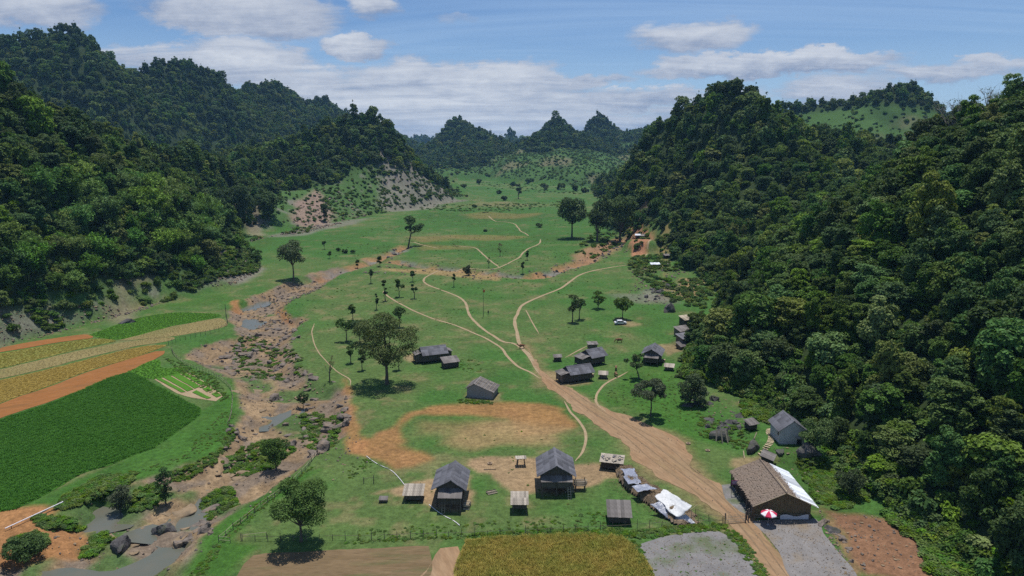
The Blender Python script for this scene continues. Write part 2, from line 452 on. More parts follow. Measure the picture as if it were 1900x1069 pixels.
PAINT = [  # outline in photo pixels, colour, soft edge (m), raggedness (m), strength
    ([(430, 690), (445, 755), (425, 810), (385, 850), (300, 880), (150, 930), (20, 945), (240, 850), (330, 795), (380, 755), (410, 745)], C_LUSH, 1.0, 1.5, .9),
    ([(440, 560), (300, 570), (180, 600), (0, 640), (0, 620), (200, 570), (420, 545)], C_LUSH, 3, 3, .7),
    ([(1100, 740), (1130, 720), (1180, 650), (1260, 690), (1300, 760), (1380, 800), (1300, 850), (1250, 800), (1180, 770)], C_LUSH, 2, 3, .8),
    ([(300, 655), (390, 700), (430, 750), (400, 755), (370, 700)], C_LUSH, 1, 1, .8),
    ([(340, 1069), (420, 960), (560, 880), (600, 870), (500, 930), (430, 1000), (470, 1015), (410, 1069)], C_LUSH, 1, 1.5, .9),
    ([(655, 822), (700, 815), (715, 790), (745, 765), (800, 752), (860, 747), (1000, 748), (1040, 760), (1062, 790), (1010, 803), (960, 806), (945, 775),
      (880, 772), (830, 772), (775, 775), (760, 790), (740, 818), (705, 822), (790, 850), (740, 862), (680, 850), (660, 838)], C_ORANGE, 1.4, 2.6, .82),
    ([(770, 778), (950, 772), (960, 800), (800, 812), (752, 815)], (0.22, 0.145, 0.068), 3.5, 5.0, .6),
    ([(820, 788), (960, 782), (1068, 795), (1000, 828), (880, 840), (820, 825)], (0.245, 0.165, 0.080), 3.0, 4.0, .80),
    ([(875, 852), (960, 846), (1060, 860), (1100, 857), (1170, 872), (1200, 888), (1130, 888), (1080, 905), (1040, 920), (950, 915), (905, 885), (875, 880)], C_TAN, .8, 1.6, .88),
    ([(655, 922), (740, 903), (770, 893), (880, 880), (872, 930), (850, 946), (800, 940), (720, 913)], C_TAN, .8, 1.4, .85),
    ([(640, 700), (660, 740), (665, 800), (690, 850), (655, 840), (640, 790)], C_ORANGE, 1.0, 2.0, .75),
    ([(600, 840), (660, 850), (700, 870), (640, 900), (600, 880)], C_GRASS2, 2, 3, .9),
    ([(-40, 952), (60, 941), (95, 945), (92, 975), (150, 985), (165, 1000), (140, 1035), (60, 1050), (-40, 1050)], C_ORANGE, 1.0, 1.2, .95),
    ([(1525, 945), (1600, 950), (1660, 960), (1690, 990), (1745, 1040), (1745, 1075), (1600, 1075), (1580, 1040), (1560, 1000)], (0.190, 0.100, 0.058), 1.0, 1.4, .97),
    ([(1520, 940), (1545, 990), (1585, 1069), (1600, 1075), (1570, 1000)], (0.21, 0.125, 0.07), .8, 1.0, .9),
    ([(1300, 820), (1360, 840), (1370, 870), (1310, 870)], C_GRASS2, 2, 2, .9),
    ([(1350, 845), (1410, 850), (1380, 875), (1350, 868)], C_TAN, 1.0, 1.5, .7),
    ([(1175, 425), (1200, 430), (1212, 440), (1200, 470), (1178, 480), (1170, 470)], (0.33, 0.16, 0.09), 1.0, 1.2, .95),
    ([(1205, 425), (1225, 400), (1245, 395), (1240, 430), (1220, 450)], (0.24, 0.17, 0.07), 3.0, 3.0, .8),
    ([(1260, 515), (1300, 518), (1300, 545), (1270, 555), (1255, 540)], (0.30, 0.19, 0.10), 3.0, 3.0, .8),
    ([(1165, 595), (1150, 590), (1140, 602), (1165, 606), (1185, 602)], C_TAN, 1.0, 1.5, .6),
    ([(1020, 690), (1040, 690), (1100, 712), (1060, 716), (1020, 712)], C_TAN, 1.0, 1.5, .7),
    ([(860, 735), (870, 722), (930, 730), (935, 745), (870, 745)], C_TAN, 1.0, 1.5, .6),
    ([(1215, 640), (1260, 635), (1270, 650), (1240, 660)], C_TAN, 1.0, 1.5, .7),
    ([(750, 660), (770, 656), (785, 668), (760, 672)], C_TAN, 1.0, 1.5, .7),
    ([(425, 560), (440, 556), (448, 580), (435, 585)], C_ORANGE, .8, 1, .9),
    ([(512, 575), (540, 590), (545, 605), (525, 600)], C_ORANGE, .8, 1, .9),
    (ROAD, (0.235, 0.160, 0.085), 2.6, 3.2, .85),
    # streaks of bare earth across the far pasture
    ([(770, 440), (850, 434), (960, 440), (940, 446), (840, 444), (790, 448)], (0.24, 0.14, 0.06), 5, 9, .42),
    ([(800, 457), (880, 458), (860, 462), (800, 462)], (0.24, 0.15, 0.06), 5, 9, .38),
    ([(860, 398), (900, 392), (960, 400), (1000, 396), (960, 408), (890, 406)], (0.24, 0.14, 0.06), 7, 12, .4),
    ([(920, 385), (960, 388), (950, 392)], (0.27, 0.14, 0.06), 6, 8, .5),
    ([(880, 372), (990, 380), (940, 384), (870, 380)], (0.20, 0.15, 0.08), 6, 10, .45),
    ([(700, 495), (760, 500), (840, 500), (900, 506), (940, 512), (920, 520), (860, 514), (760, 506), (700, 502)], (0.30, 0.19, 0.09), 2, 4, .7),
    ([(1190, 540), (1230, 530), (1240, 555), (1195, 560)], C_SCREE, 3, 4, .6),
    ([(1130, 545), (1200, 545), (1250, 560), (1200, 566), (1150, 560)], C_SCREE, 3, 4, .5),
    ([(560, 385), (590, 378), (615, 400), (600, 422), (560, 420), (548, 405)], (0.24, 0.165, 0.13), 4, 8, .9),
    ([(700, 330), (760, 320), (840, 365), (870, 372), (800, 385), (720, 378)], C_SCREE, 8, 14, .75),
    ([(420, 372), (470, 368), (480, 400), (455, 420), (430, 410)], (0.22, 0.18, 0.13), 4, 8, .7),
    ([(395, 470), (450, 460), (485, 500), (430, 530), (330, 550), (330, 530), (400, 510)], C_SCREE, 4, 8, .85),
    ([(0, 645), (0, 610), (100, 590), (220, 570), (300, 560), (270, 575), (120, 615)], C_SCREE, 3, 6, .7),
    ([(190, 470), (230, 480), (250, 510), (300, 530), (270, 545), (200, 520)], (0.20, 0.16, 0.11), 4, 8, .7),
    ([(430, 428), (560, 424), (640, 410), (700, 402), (640, 418), (560, 436), (470, 442)], C_SCREE, 4, 8, .6),
    ([(1060, 470), (1100, 455), (1150, 440), (1180, 430), (1170, 455), (1110, 480), (1070, 492)], (0.26, 0.15, 0.085), 3, 5, .85),
]
# ------------------------------------------------------------------ ground sheet: rows thin out with distance
NX, NY = 600, 700
rows = 46.0 * (7000.0 / 46.0) ** (np.arange(NY) / (NY - 1))
cols = np.linspace(-1.12, 1.12, NX)
GX = (cols[None, :] * (rows[:, None] + 25)).ravel()
GY = np.repeat(rows, NX)
GZ = H(GX, GY)
def hill_weight(x, y):
    """(index of the hill a point lies on or -1, its 0..1 position between foot and crest)"""
    bi = np.full(x.shape, -1); bw = np.zeros(x.shape); bh = np.zeros(x.shape)
    for i, (name, poly, rd, ex, amp) in enumerate(HILLS):
        lo, hi = poly.min(0), poly.max(0)
        m = np.flatnonzero((x > lo[0]) & (x < hi[0]) & (y > lo[1]) & (y < hi[1]))
        if not len(m): continue
        m = m[inside(x[m], y[m], poly)]
        if not len(m): continue
        df, _ = seg_dist(x[m], y[m], poly, True)
        dr, par = seg_dist(x[m], y[m], rd)
        ww = df / (df + dr + 1e-6)
        hr = rd[np.clip(par.astype(int), 0, len(rd) - 1), 2] * ww
        up = hr > bh[m]
        bi[m] = np.where(up, i, bi[m]); bw[m] = np.where(up, ww, bw[m]); bh[m] = np.where(up, hr, bh[m])
    return bi, bw
def project(x, y, z):
    c, s = math.cos(PITCH), math.sin(PITCH)
    dzc = z - CAM_H
    dep = y * c - dzc * s
    up = y * s + dzc * c
    return 950 + F_PX * x / dep, 534.5 - F_PX * up / dep
HI, HW = hill_weight(GX, GY)
names = [h[0] for h in HILLS]
def grassy(x, y, z, hi, hw):
    """1 where a hillside is open grass or scrub, 0 where it carries forest"""
    u, v = project(x, y, z)
    n1 = fbm(x, y, 60, 3, 71)
    n2 = fbm(x, y, 140, 3, 73)
    g = np.zeros(x.shape)
    k = {n: i for i, n in enumerate(names)}
    g = np.where(hi == k['right_back'], sstep(0.96, 0.88, hw + 0.07 * n1), g)
    g = np.where((hi == k['middle']) & (u > 480), sstep(0.50, 0.36, hw + 0.10 * n1 + 0.08 * (u > 800)), g)
    g = np.where((hi == k['far_b']), sstep(0.58, 0.46, hw + 0.5 * n2), g)
    g = np.where((hi == k['far_a']), sstep(0.16, 0.08, hw + 0.15 * n2), g)
    g = np.where((hi == k['far_c']), sstep(0.52, 0.40, hw + 0.45 * n2), g)
    g = np.where(hi == k['far_mound'], 1.0, g)
    g = np.where((hi == k['left']), sstep(0.16, 0.07, hw + 0.05 * n1), g)
    g = np.where((hi == k['right']), sstep(0.025, 0.0, hw), g)
    pol = [(1165, 490), (1172, 425), (1200, 425), (1225, 392), (1248, 392), (1248, 440), (1240, 480), (1300, 510), (1330, 545), (1300, 600), (1255, 600), (1180, 540)]
    m = inside(u, v, pol) & (hi == k['right'])
    g = np.where(m, np.maximum(g, 0.9), g)
    pol = [(1480, 835), (1550, 850), (1600, 905), (1640, 945), (1520, 950), (1475, 885)]
    m = inside(u, v, pol) & (hi == k['right'])
    g = np.where(m, np.maximum(g, 1.0), g)
    return g
def lerp(a, b, t):
    return a + (np.asarray(b)[None, :] - a) * np.clip(t, 0, 1)[:, None]
n_a, n_b, n_c = fbm(GX, GY, 60, 4, 81), fbm(GX, GY, 9, 4, 83), fbm(GX, GY, 3, 3, 85)
alb = np.tile(np.array(C_GRASS), (len(GX), 1))
alb = lerp(alb, C_GRASS2, sstep(-0.25, 0.45, n_a + 0.8 * n_b) * 0.85)
alb = lerp(alb, (0.045, 0.092, 0.020), sstep(0.15, 0.6, -n_a + 0.6 * n_b) * 0.7)
alb = lerp(alb, (0.20, 0.155, 0.080), sstep(0.22, 0.55, n_c * 0.6 + n_b * 0.6 + 0.25 * n_a) * 0.45)
GRS = grassy(GX, GY, GZ, HI, HW)
on = (HI >= 0)
scrub = np.tile(np.array((0.060, 0.115, 0.032)), (len(GX), 1))
scrub = lerp(scrub, C_SCREE, sstep(0.15, 0.5, n_b + 0.4 * fbm(GX, GY, 28, 3, 87)) * 0.7)
k_back = np.isin(HI, [names.index(s) for s in ('right_back', 'far_a', 'far_b', 'far_c', 'far_mound', 'far_d', 'far_e', 'far_f')])
backg = np.tile(np.array((0.055, 0.110, 0.028)), (len(GX), 1))
backg = lerp(backg, (0.036, 0.074, 0.020), sstep(-0.1, 0.4, fbm(GX, GY, 45, 3, 89)))
backg = lerp(backg, (0.17, 0.135, 0.085), sstep(0.25, 0.5, fbm(GX, GY, 70, 4, 91)) * 0.6)
scrub = np.where(k_back[:, None], backg, scrub)
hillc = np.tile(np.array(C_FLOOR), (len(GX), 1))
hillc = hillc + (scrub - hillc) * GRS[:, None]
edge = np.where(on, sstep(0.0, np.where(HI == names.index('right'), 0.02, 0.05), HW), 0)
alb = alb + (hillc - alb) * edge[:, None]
dcr = sdist(GX, GY, CREEK) + n_b * 2.2 + n_c * 1.0
bed = np.tile(np.array(C_BED), (len(GX), 1))
bed = lerp(bed, (0.265, 0.185, 0.108), sstep(0.0, 0.5, n_c + 0.4 * n_b))
bed = lerp(bed, (0.165, 0.128, 0.096), sstep(0.0, 0.3, fbm(GX, GY, 5, 4, 93) + 0.25 * n_a) * 0.9)
bed = lerp(bed, (0.055, 0.11, 0.03), sstep(0.16, 0.38, fbm(GX, GY, 16, 4, 95)) * 0.9)
t = sstep(-0.8, 0.8, dcr)
alb = alb + (bed - alb) * t[:, None]
for g in GULLY:
    dg, _ = seg_dist(GX, GY, g)
    dg = dg + n_b * 4
    gc = lerp(np.tile(np.array((0.29, 0.155, 0.080)), (len(GX), 1)), C_ROCK, sstep(-0.1, 0.3, fbm(GX, GY, 11, 3, 97)))
    t = (1 - sstep(2.0, 7.0, dg)) * 0.85
    alb = alb + (gc - alb) * t[:, None]
_pp = PM([p for e in PAINT for p in e[0]])            # on slopes: the point actually hit
_o = 0
for poly, c, feather, rag, st in PAINT:
    pw = [tuple(p[:2]) for p in _pp[_o:_o + len(poly)]]; _o += len(poly)
    d = sdist(GX, GY, pw)
    m = d > -(feather + rag * 2)
    if not m.any(): continue
    dd = d[m] + fbm(GX[m], GY[m], max(4, rag * 4), 4, 101) * rag * 1.3
    var = 1 + 0.18 * fbm(GX[m], GY[m], 5, 3, 103)
    t = sstep(-feather, feather, dd) * st
    alb[m] += (np.array(c)[None, :] * var[:, None] - alb[m]) * t[:, None]
alb = np.clip(alb, 0.008, 0.8)
i = np.arange(NX * NY).reshape(NY, NX)
quads = np.stack([i[:-1, :-1].ravel(), i[:-1, 1:].ravel(), i[1:, 1:].ravel(), i[1:, :-1].ravel()], 1)
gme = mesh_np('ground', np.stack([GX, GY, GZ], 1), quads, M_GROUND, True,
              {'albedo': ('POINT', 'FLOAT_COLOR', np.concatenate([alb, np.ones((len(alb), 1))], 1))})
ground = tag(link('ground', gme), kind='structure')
# sight lines along each column of the sheet, to leave out trees no one could see
slope_grid = ((GZ + 4 - CAM_H) / GY).reshape(NY, NX)
RUNMAX = np.maximum.accumulate(slope_grid, 0)
def seen(x, y, ztop):
    a = x / (y + 25)
    ci = np.clip(np.round((a - cols[0]) / (cols[1] - cols[0])).astype(int), 0, NX - 1)
    ri = np.clip((np.log(np.maximum(y - 6, 46) / 46.0) / math.log(7000 / 46.0) * (NY - 1)).astype(int), 0, NY - 1)
    return (ztop - CAM_H) / y >= RUNMAX[ri, ci] - 0.004
print('c_ground', round(time.time() - _T0, 1))
# ------------------------------------------------------------------ leaves
def leaf_mat(name, dark, mid, light, trans=0.22):
    def b(n):
        at = n.n('ShaderNodeAttribute', attribute_name='shade').outputs['Fac']
        oi = n.n('ShaderNodeObjectInfo').outputs['Random']
        pos = n.n('ShaderNodeNewGeometry').outputs['Position']
        big = n.noise(pos, 0.035, 3, 0.6)
        mix1 = n.mapr(n.math('ADD', n.math('MULTIPLY', oi, 0.65), n.math('MULTIPLY', big, 0.7)), 0.3, 1.05, 0.0, 1.0)
        c = n.mix(mix1, dark, mid)
        c = n.mix(n.mapr(oi, 0.70, 1.0, 0.0, 0.8), c, light)
        hs = n.n('ShaderNodeHueSaturation', ins={'Hue': n.mapr(n.math('FRACT', n.math('MULTIPLY', oi, 7.31)), 0, 1, 0.468, 0.520),
                 'Saturation': n.mapr(n.math('FRACT', n.math('MULTIPLY', oi, 13.7)), 0, 1, 0.9, 1.25), 'Value': n.math('MULTIPLY', n.mapr(at, 0, 1, 0.55, 1.5), n.mapr(n.math('FRACT', n.math('MULTIPLY', oi, 29.3)), 0, 1, 0.7, 1.3)), 'Color': c})
        p = n.n('ShaderNodeBsdfPrincipled', ins={'Base Color': hs.outputs[0], 'Roughness': 0.55})
        p.inputs['Specular IOR Level'].default_value = 0.12
        tr = n.n('ShaderNodeBsdfTranslucent', ins={0: n.mix(0.5, hs.outputs[0], (0.14, 0.19, 0.02))})
        mx = n.n('ShaderNodeMixShader', ins={0: trans, 1: p.outputs[0], 2: tr.outputs[0]})
        n.n('ShaderNodeOutputMaterial', ins={0: mx.outputs[0]})
    return pmat(name, b)
M_LEAF = leaf_mat('forest_leaf', (0.050, 0.098, 0.028), (0.108, 0.182, 0.048), (0.200, 0.255, 0.066), .24)
M_LEAF_B = leaf_mat('bamboo_leaf', (0.100, 0.195, 0.048), (0.130, 0.230, 0.060), (0.150, 0.24, 0.06), .28)
M_LEAF_V = leaf_mat('valley_leaf', (0.058, 0.104, 0.030), (0.078, 0.130, 0.040), (0.095, 0.145, 0.042))
M_WEED = leaf_mat('weed_leaf', (0.070, 0.135, 0.026), (0.095, 0.165, 0.034), (0.125, 0.190, 0.045))
def _bark(n):
    pos = n.n('ShaderNodeNewGeometry').outputs['Position']
    a = n.noise(pos, 3.0, 4, 0.6)
    surf(n, n.mix(a, (0.05, 0.04, 0.03), (0.17, 0.145, 0.115)), 0.9, a, 0.5, 0.05)
M_BARK = pmat('bark', _bark)
def leaf_cloud(lobes, n, size, rg, up=0.7, flat=0.62, shell=(0.72, 1.05), thin=None):
    """leaf diamonds over the skins of the lobes (cx,cy,cz,rx,ry,rz) -> verts, quads, shade"""
    L = np.asarray(lobes, float)
    area = (L[:, 3] * L[:, 4] * L[:, 5]) ** (2 / 3)
    li = rg.choice(len(L), int(n * 1.7), p=area / area.sum())
    d = rg.normal(size=(len(li), 3)); d /= np.linalg.norm(d, axis=1)[:, None]
    flip = (d[:, 2] < -0.25) & (rg.random(len(d)) < 0.6)
    d[flip, 2] *= -1
    c, r = L[li, :3], L[li, 3:6]
    p = c + d * r * rg.uniform(shell[0], shell[1], len(li))[:, None]
    keep = np.ones(len(p), bool)
    for k in range(len(L)):                       # drop what is buried in another lobe
        q = (((p - L[k, :3]) / L[k, 3:6]) ** 2).sum(1)
        keep &= ~((q < 0.42) & (li != k))
    p, d = p[keep][:n], d[keep][:n]
    m = len(p)
    nrm = d * 0.75 + np.array([0, 0, up]) + rg.normal(size=(m, 3)) * 0.45
    nrm /= np.linalg.norm(nrm, axis=1)[:, None]
    t = np.cross(nrm, rg.normal(size=(m, 3))); t /= np.linalg.norm(t, axis=1)[:, None] + 1e-9
    b = np.cross(nrm, t)
    s = size * rg.uniform(0.55, 1.3, m)
    ln, wd = s[:, None], (s * flat)[:, None]
    droop = nrm * (s * 0.22)[:, None]
    v = np.stack([p - t * ln - droop, p + b * wd, p + t * ln - droop, p - b * wd], 1).reshape(-1, 3)
    q = np.arange(m * 4).reshape(m, 4)
    zlo, zhi = p[:, 2].min(), p[:, 2].max()
    shade = np.clip(rg.random(m) * 0.75 + 0.12 + rg.normal(size=m) * 0.06, 0, 1)
    return v, q, shade
def tube(path, radii, sides=7):
    """tapered tube along a path -> verts, quads (ends left open but buried)"""
    V, Q = [], []
    path = [Vector(p) for p in path]
    for i, p in enumerate(path):
        t = (path[min(i + 1, len(path) - 1)] - path[max(i - 1, 0)]).normalized()
        a = t.orthogonal().normalized() if abs(t.z) < 0.9 else Vector((1, 0, 0)) - t * t.x
        a.normalize(); b = t.cross(a)
        for k in range(sides):
            w_ = 2 * math.pi * k / sides
            V.append(p + (a * math.cos(w_) + b * math.sin(w_)) * radii[i])
    for i in range(len(path) - 1):
        for k in range(sides):
            Q.append((i * sides + k, i * sides + (k + 1) % sides, (i + 1) * sides + (k + 1) % sides, (i + 1) * sides + k))
    return np.array([list(v) for v in V]), np.array(Q)
def join(parts):
    V, Q, o = [], [], 0
    for v, q in parts:
        V.append(np.asarray(v)); Q.append(np.asarray(q) + o); o += len(v)
    return np.concatenate(V), np.concatenate(Q)
def forest_lobes(rg, w, h):
    L = []
    n = rg.integers(26, 36)
    for i in range(n):
        a = rg.uniform(0, 2 * math.pi); rr = w * 0.5 * math.sqrt(rg.random()) * 0.72
        k = 1 - (rr / (w * 0.5)) ** 2
        z = h * (0.30 + 0.48 * k * rg.uniform(0.55, 1.1))
        r = w * rg.uniform(0.07, 0.17)
        L.append((rr * math.cos(a) * 1.1, rr * math.sin(a) * 1.1, z * rg.uniform(.8, 1.12), r * rg.uniform(.8, 1.4), r * rg.uniform(.8, 1.4), r * rg.uniform(0.5, 0.9)))
    for i in range(5):
        a = rg.uniform(0, 2 * math.pi); rr = w * 0.34
        r = w * rg.uniform(0.16, 0.24)
        L.append((rr * math.cos(a), rr * math.sin(a), h * rg.uniform(0.12, 0.3), r, r, r * 0.9))
    L.append((0, 0, h * 0.42, w * 0.24, w * 0.24, h * 0.30))
    return L
def trunk_np(h, r):
    return tube([(0, 0, -1.2), (0.1, 0, h * .2), (-0.05, 0.1, h * .45), (0.1, 0, h * .72)], [r * 1.5, r, r * .75, r * .25], 6)
PROTO_N, PROTO_F, PROTO_T, SHRUB_P, SHRUB_F = [], [], [], [], []
for k in range(8):
    rg = np.random.default_rng(100 + k)
    wd, ht = [(7, 8), (6, 10), (8, 8), (5.5, 7), (9, 9.5), (6.5, 8.5), (7.5, 6.5), (5, 11)][k]
    lob = forest_lobes(rg, wd, ht)
    v, q, s = leaf_cloud(lob, 5200, [0.30, 0.26, 0.36, 0.26, 0.38, 0.23, 0.32, 0.28][k], rg, shell=(0.5, 1.18))
    PROTO_N.append(mesh_np('crown_leaves', v, q, M_LEAF, False, {'shade': ('FACE', 'FLOAT', s)}))
    tv, tq = trunk_np(ht, wd * .028)
    PROTO_T.append(mesh_np('tree_trunk', tv, tq, M_BARK, True))
    v, q, s = leaf_cloud(lob, 1100, 0.52, rg, shell=(0.65, 1.1))
    PROTO_F.append(mesh_np('far_crown', v, q, M_LEAF, False, {'shade': ('FACE', 'FLOAT', s)}))
def bamboo_np(rg, n=26, h=11.0):
    P_, N_, stems = [], [], []
    for i in range(n):
        a = rg.uniform(0, 2 * math.pi); b0 = rg.uniform(0, 0.9); lean = rg.uniform(1.0, 5.2); hh = h * rg.uniform(0.65, 1.05)
        dirv = np.array([math.cos(a), math.sin(a), 0])
        pts = []
        for t in np.linspace(0, 1, 9):
            pts.append(dirv * (b0 + lean * t ** 2.4) + np.array([0, 0, hh * (t - 0.18 * (lean / 4.0) * t ** 4)]))
        stems.append(tube(pts[:7], [0.07] * 7, 4))
        for j in range(110):
            t = rg.uniform(0.3, 1.0) ** 0.8
            k_ = min(int(t * 8), 7); f_ = t * 8 - k_
            p = pts[k_] * (1 - f_) + pts[k_ + 1] * f_ + rg.normal(size=3) * np.array([.55, .55, .4])
            P_.append(p); N_.append(dirv * 0.5)
    p = np.array(P_); m = len(p)
    nrm = np.array(N_) + np.array([0, 0, 0.8]) + rg.normal(size=(m, 3)) * 0.5
    nrm /= np.linalg.norm(nrm, axis=1)[:, None]
    t = np.cross(nrm, rg.normal(size=(m, 3))); t /= np.linalg.norm(t, axis=1)[:, None]
    b = np.cross(nrm, t)
    s = 0.46 * rg.uniform(0.6, 1.3, m)
    v = np.stack([p - t * s[:, None], p + b * (s * .42)[:, None], p + t * s[:, None] - nrm * (s * .3)[:, None], p - b * (s * .34)[:, None]], 1).reshape(-1, 3)
    return (v, np.arange(m * 4).reshape(m, 4), rg.random(m)), join(stems)
BAM_L, BAM_S = [], []
def _culm(n):
    surf(n, (0.12, 0.15, 0.05), 0.6)
M_CULM = pmat('bamboo_culm', _culm)
for k in range(3):
    rg = np.random.default_rng(150 + k)
    (v, q, s), (tv, tq) = bamboo_np(rg)
    BAM_L.append(mesh_np('bamboo_leaves', v, q, M_LEAF_B, False, {'shade': ('FACE', 'FLOAT', s)}))
    BAM_S.append(mesh_np('bamboo_culms', tv, tq, M_CULM, True))
for k in range(4):
    rg = np.random.default_rng(170 + k)
    lob = [(rg.normal() * .5, rg.normal() * .5, rg.uniform(.3, .9), *(rg.uniform(.45, .8),) * 2, rg.uniform(.4, .65)) for _ in range(6)]
    v, q, s = leaf_cloud(lob, 420, 0.20, rg, shell=(0.6, 1.1))
    SHRUB_P.append(mesh_np('shrub_leaves', v, q, M_WEED, False, {'shade': ('FACE', 'FLOAT', s)}))
    SHRUB_F.append(mesh_np('scrub_leaves', v, q, M_LEAF, False, {'shade': ('FACE', 'FLOAT', s)}))

# ------------------------------------------------------------------ scatter object (stuff): one mesh of points, geometry-node copies of leaf clumps on it
def scatter(name, pts, rotz, scl, idx, protos, label, cat, tilt=None):
    n = len(pts)
    rot = np.zeros((n, 3)); rot[:, 2] = rotz
    if tilt is not None: rot[:, :2] = tilt
    me = bpy.data.meshes.new(name)
    me.vertices.add(n); me.vertices.foreach_set('co', np.asarray(pts, np.float32).ravel())
    for an, typ, arr in (('rot', 'FLOAT_VECTOR', rot), ('scl', 'FLOAT_VECTOR', scl), ('idx', 'INT', idx)):
        at = me.attributes.new(an, typ, 'POINT')
        at.data.foreach_set('vector' if typ == 'FLOAT_VECTOR' else 'value', np.asarray(arr, np.int32 if typ == 'INT' else np.float32).ravel())
    o = link(name, me)
    ng = bpy.data.node_groups.new(name + '_nodes', 'GeometryNodeTree')
    ng.interface.new_socket('Geometry', in_out='INPUT', socket_type='NodeSocketGeometry')
    ng.interface.new_socket('Geometry', in_out='OUTPUT', socket_type='NodeSocketGeometry')
    N, Lk = ng.nodes, ng.links
    gi, go = N.new('NodeGroupInput'), N.new('NodeGroupOutput')
    iop = N.new('GeometryNodeInstanceOnPoints')
    jn = N.new('GeometryNodeJoinGeometry')
    for pm in protos:
        po = bpy.data.objects.new(pm.name + '_source', pm)     # data only, not in the scene
        oi = N.new('GeometryNodeObjectInfo')
        oi.inputs['Object'].default_value = po
        g2i = N.new('GeometryNodeGeometryToInstance')
        Lk.new(oi.outputs['Geometry'], g2i.inputs[0]); Lk.new(g2i.outputs[0], jn.inputs[0])
    def attr(nm, dt):
        a = N.new('GeometryNodeInputNamedAttribute'); a.data_type = dt
        a.inputs['Name'].default_value = nm
        return a.outputs['Attribute']
    iop.inputs['Pick Instance'].default_value = True
    Lk.new(gi.outputs[0], iop.inputs['Points']); Lk.new(jn.outputs[0], iop.inputs['Instance'])
    Lk.new(attr('idx', 'INT'), iop.inputs['Instance Index'])
    e2r = N.new('FunctionNodeEulerToRotation')
    Lk.new(attr('rot', 'FLOAT_VECTOR'), e2r.inputs[0]); Lk.new(e2r.outputs[0], iop.inputs['Rotation'])
    Lk.new(attr('scl', 'FLOAT_VECTOR'), iop.inputs['Scale'])
    Lk.new(iop.outputs[0], go.inputs[0])
    md = o.modifiers.new('scatter', 'NODES'); md.node_group = ng
    return tag(o, label, cat, kind='stuff')

# ------------------------------------------------------------------ forest: where the trees stand
cand = []
for (y0, y1, cell) in ((40, 380, 4.6), (380, 800, 5.2), (800, 2300, 6.2), (2300, 6500, 22.0)):
    xm = (y1 + 25) * 0.86
    xs = np.arange(-xm, xm, cell); ys = np.arange(y0, y1, cell)
    X, Y = np.meshgrid(xs, ys); X, Y = X.ravel(), Y.ravel()
    X = X + rng.uniform(-.48, .48, len(X)) * cell; Y = Y + rng.uniform(-.48, .48, len(X)) * cell
    m = np.abs(X) < (Y + 25) * 0.84
    cand.append(np.stack([X[m], Y[m], np.full(m.sum(), cell)], 1))
for (name, poly, rd, ex, amp) in HILLS:                 # the steep crests get their own row of trees
    if name in ('far_f', 'far_e', 'far_mound'): continue
    far = rd[:, 1].mean() > 600
    for i in range(len(rd) - 1):
        n = max(1, int(math.hypot(*(rd[i + 1] - rd[i])[:2]) / (3.4 if not far else 4.5)))
        t_ = rng.random(n)[:, None]
        p_ = rd[i][None, :2] * (1 - t_) + rd[i + 1][None, :2] * t_
        for w_ in (1.0, 5.0):
            cand.append(np.column_stack([p_ + rng.normal(size=p_.shape) * w_, np.full(n, 6.2 if far else 4.6)]))
cand = np.concatenate(cand)
hi_, hw_ = hill_weight(cand[:, 0], cand[:, 1])
m = (hi_ >= 0) & (hw_ > np.where(hi_ == names.index('right'), 0.006, 0.03))
cand, hi_, hw_ = cand[m], hi_[m], hw_[m]
cz = H(cand[:, 0], cand[:, 1])
m = seen(cand[:, 0], cand[:, 1], cz + 16)
cand, hi_, hw_, cz = cand[m], hi_[m], hw_[m], cz[m]
gr = grassy(cand[:, 0], cand[:, 1], cz, hi_, hw_)
CU, CV = project(cand[:, 0], cand[:, 1], cz)
rr = rng.random(len(cand))
dens_n = fbm(cand[:, 0], cand[:, 1], 30, 3, 121)
is_tree = rr < (1 - gr) * np.clip(0.97 - 0.22 * sstep(0.1, 0.5, dens_n), 0, 1)
is_shrub = (~is_tree) & (rng.random(len(cand)) < np.where(hi_ == names.index('right_back'), 0.28, np.where(gr > 0.5, 0.6, 0.85))) & (cand[:, 1] < 1900)
BAM_POLY = [(10, 440), (90, 350), (230, 345), (330, 380), (400, 420), (440, 470), (380, 510), (300, 500), (240, 545), (150, 570), (20, 590)]
bam = is_tree & inside(CU, CV, BAM_POLY) & (rng.random(len(cand)) < 0.66) & (hi_ == names.index('left'))
tx = np.flatnonzero(is_tree)
sz = rng.uniform(0.45, 1.30, len(cand)) * np.where(cand[:, 2] > 20, 2.4, np.where(cand[:, 2] > 6, 1.15, 1.0))
sz *= np.where(hi_ == names.index('right_back'), 0.8, 1.0)
sz *= np.where(rng.random(len(cand)) < 0.10, 1.35, 1.0)
sz *= np.where(hi_ == names.index('right'), 0.75, 0.55) + np.where(hi_ == names.index('right'), 0.25, 0.45) * sstep(0.02, 0.22, hw_)
kind8 = rng.integers(0, 8, len(cand))
rz_ = rng.uniform(0, 2 * math.pi, len(cand))
inview = (CU > -60) & (CU < 1960) & (CV < 1130)
app = sz / cand[:, 1] * inview * is_tree * (~bam) * seen(cand[:, 0], cand[:, 1], cz + 5)
big = np.argsort(-app)[:300]
big = big[app[big] > 0]
individual = np.zeros(len(cand), bool); individual[big] = True
def copy_part(name, me, parent, rot=(0, 0, 0)):
    o = bpy.data.objects.new(name, me); COL.objects.link(o); o.parent = parent; o.rotation_euler = rot
    return o
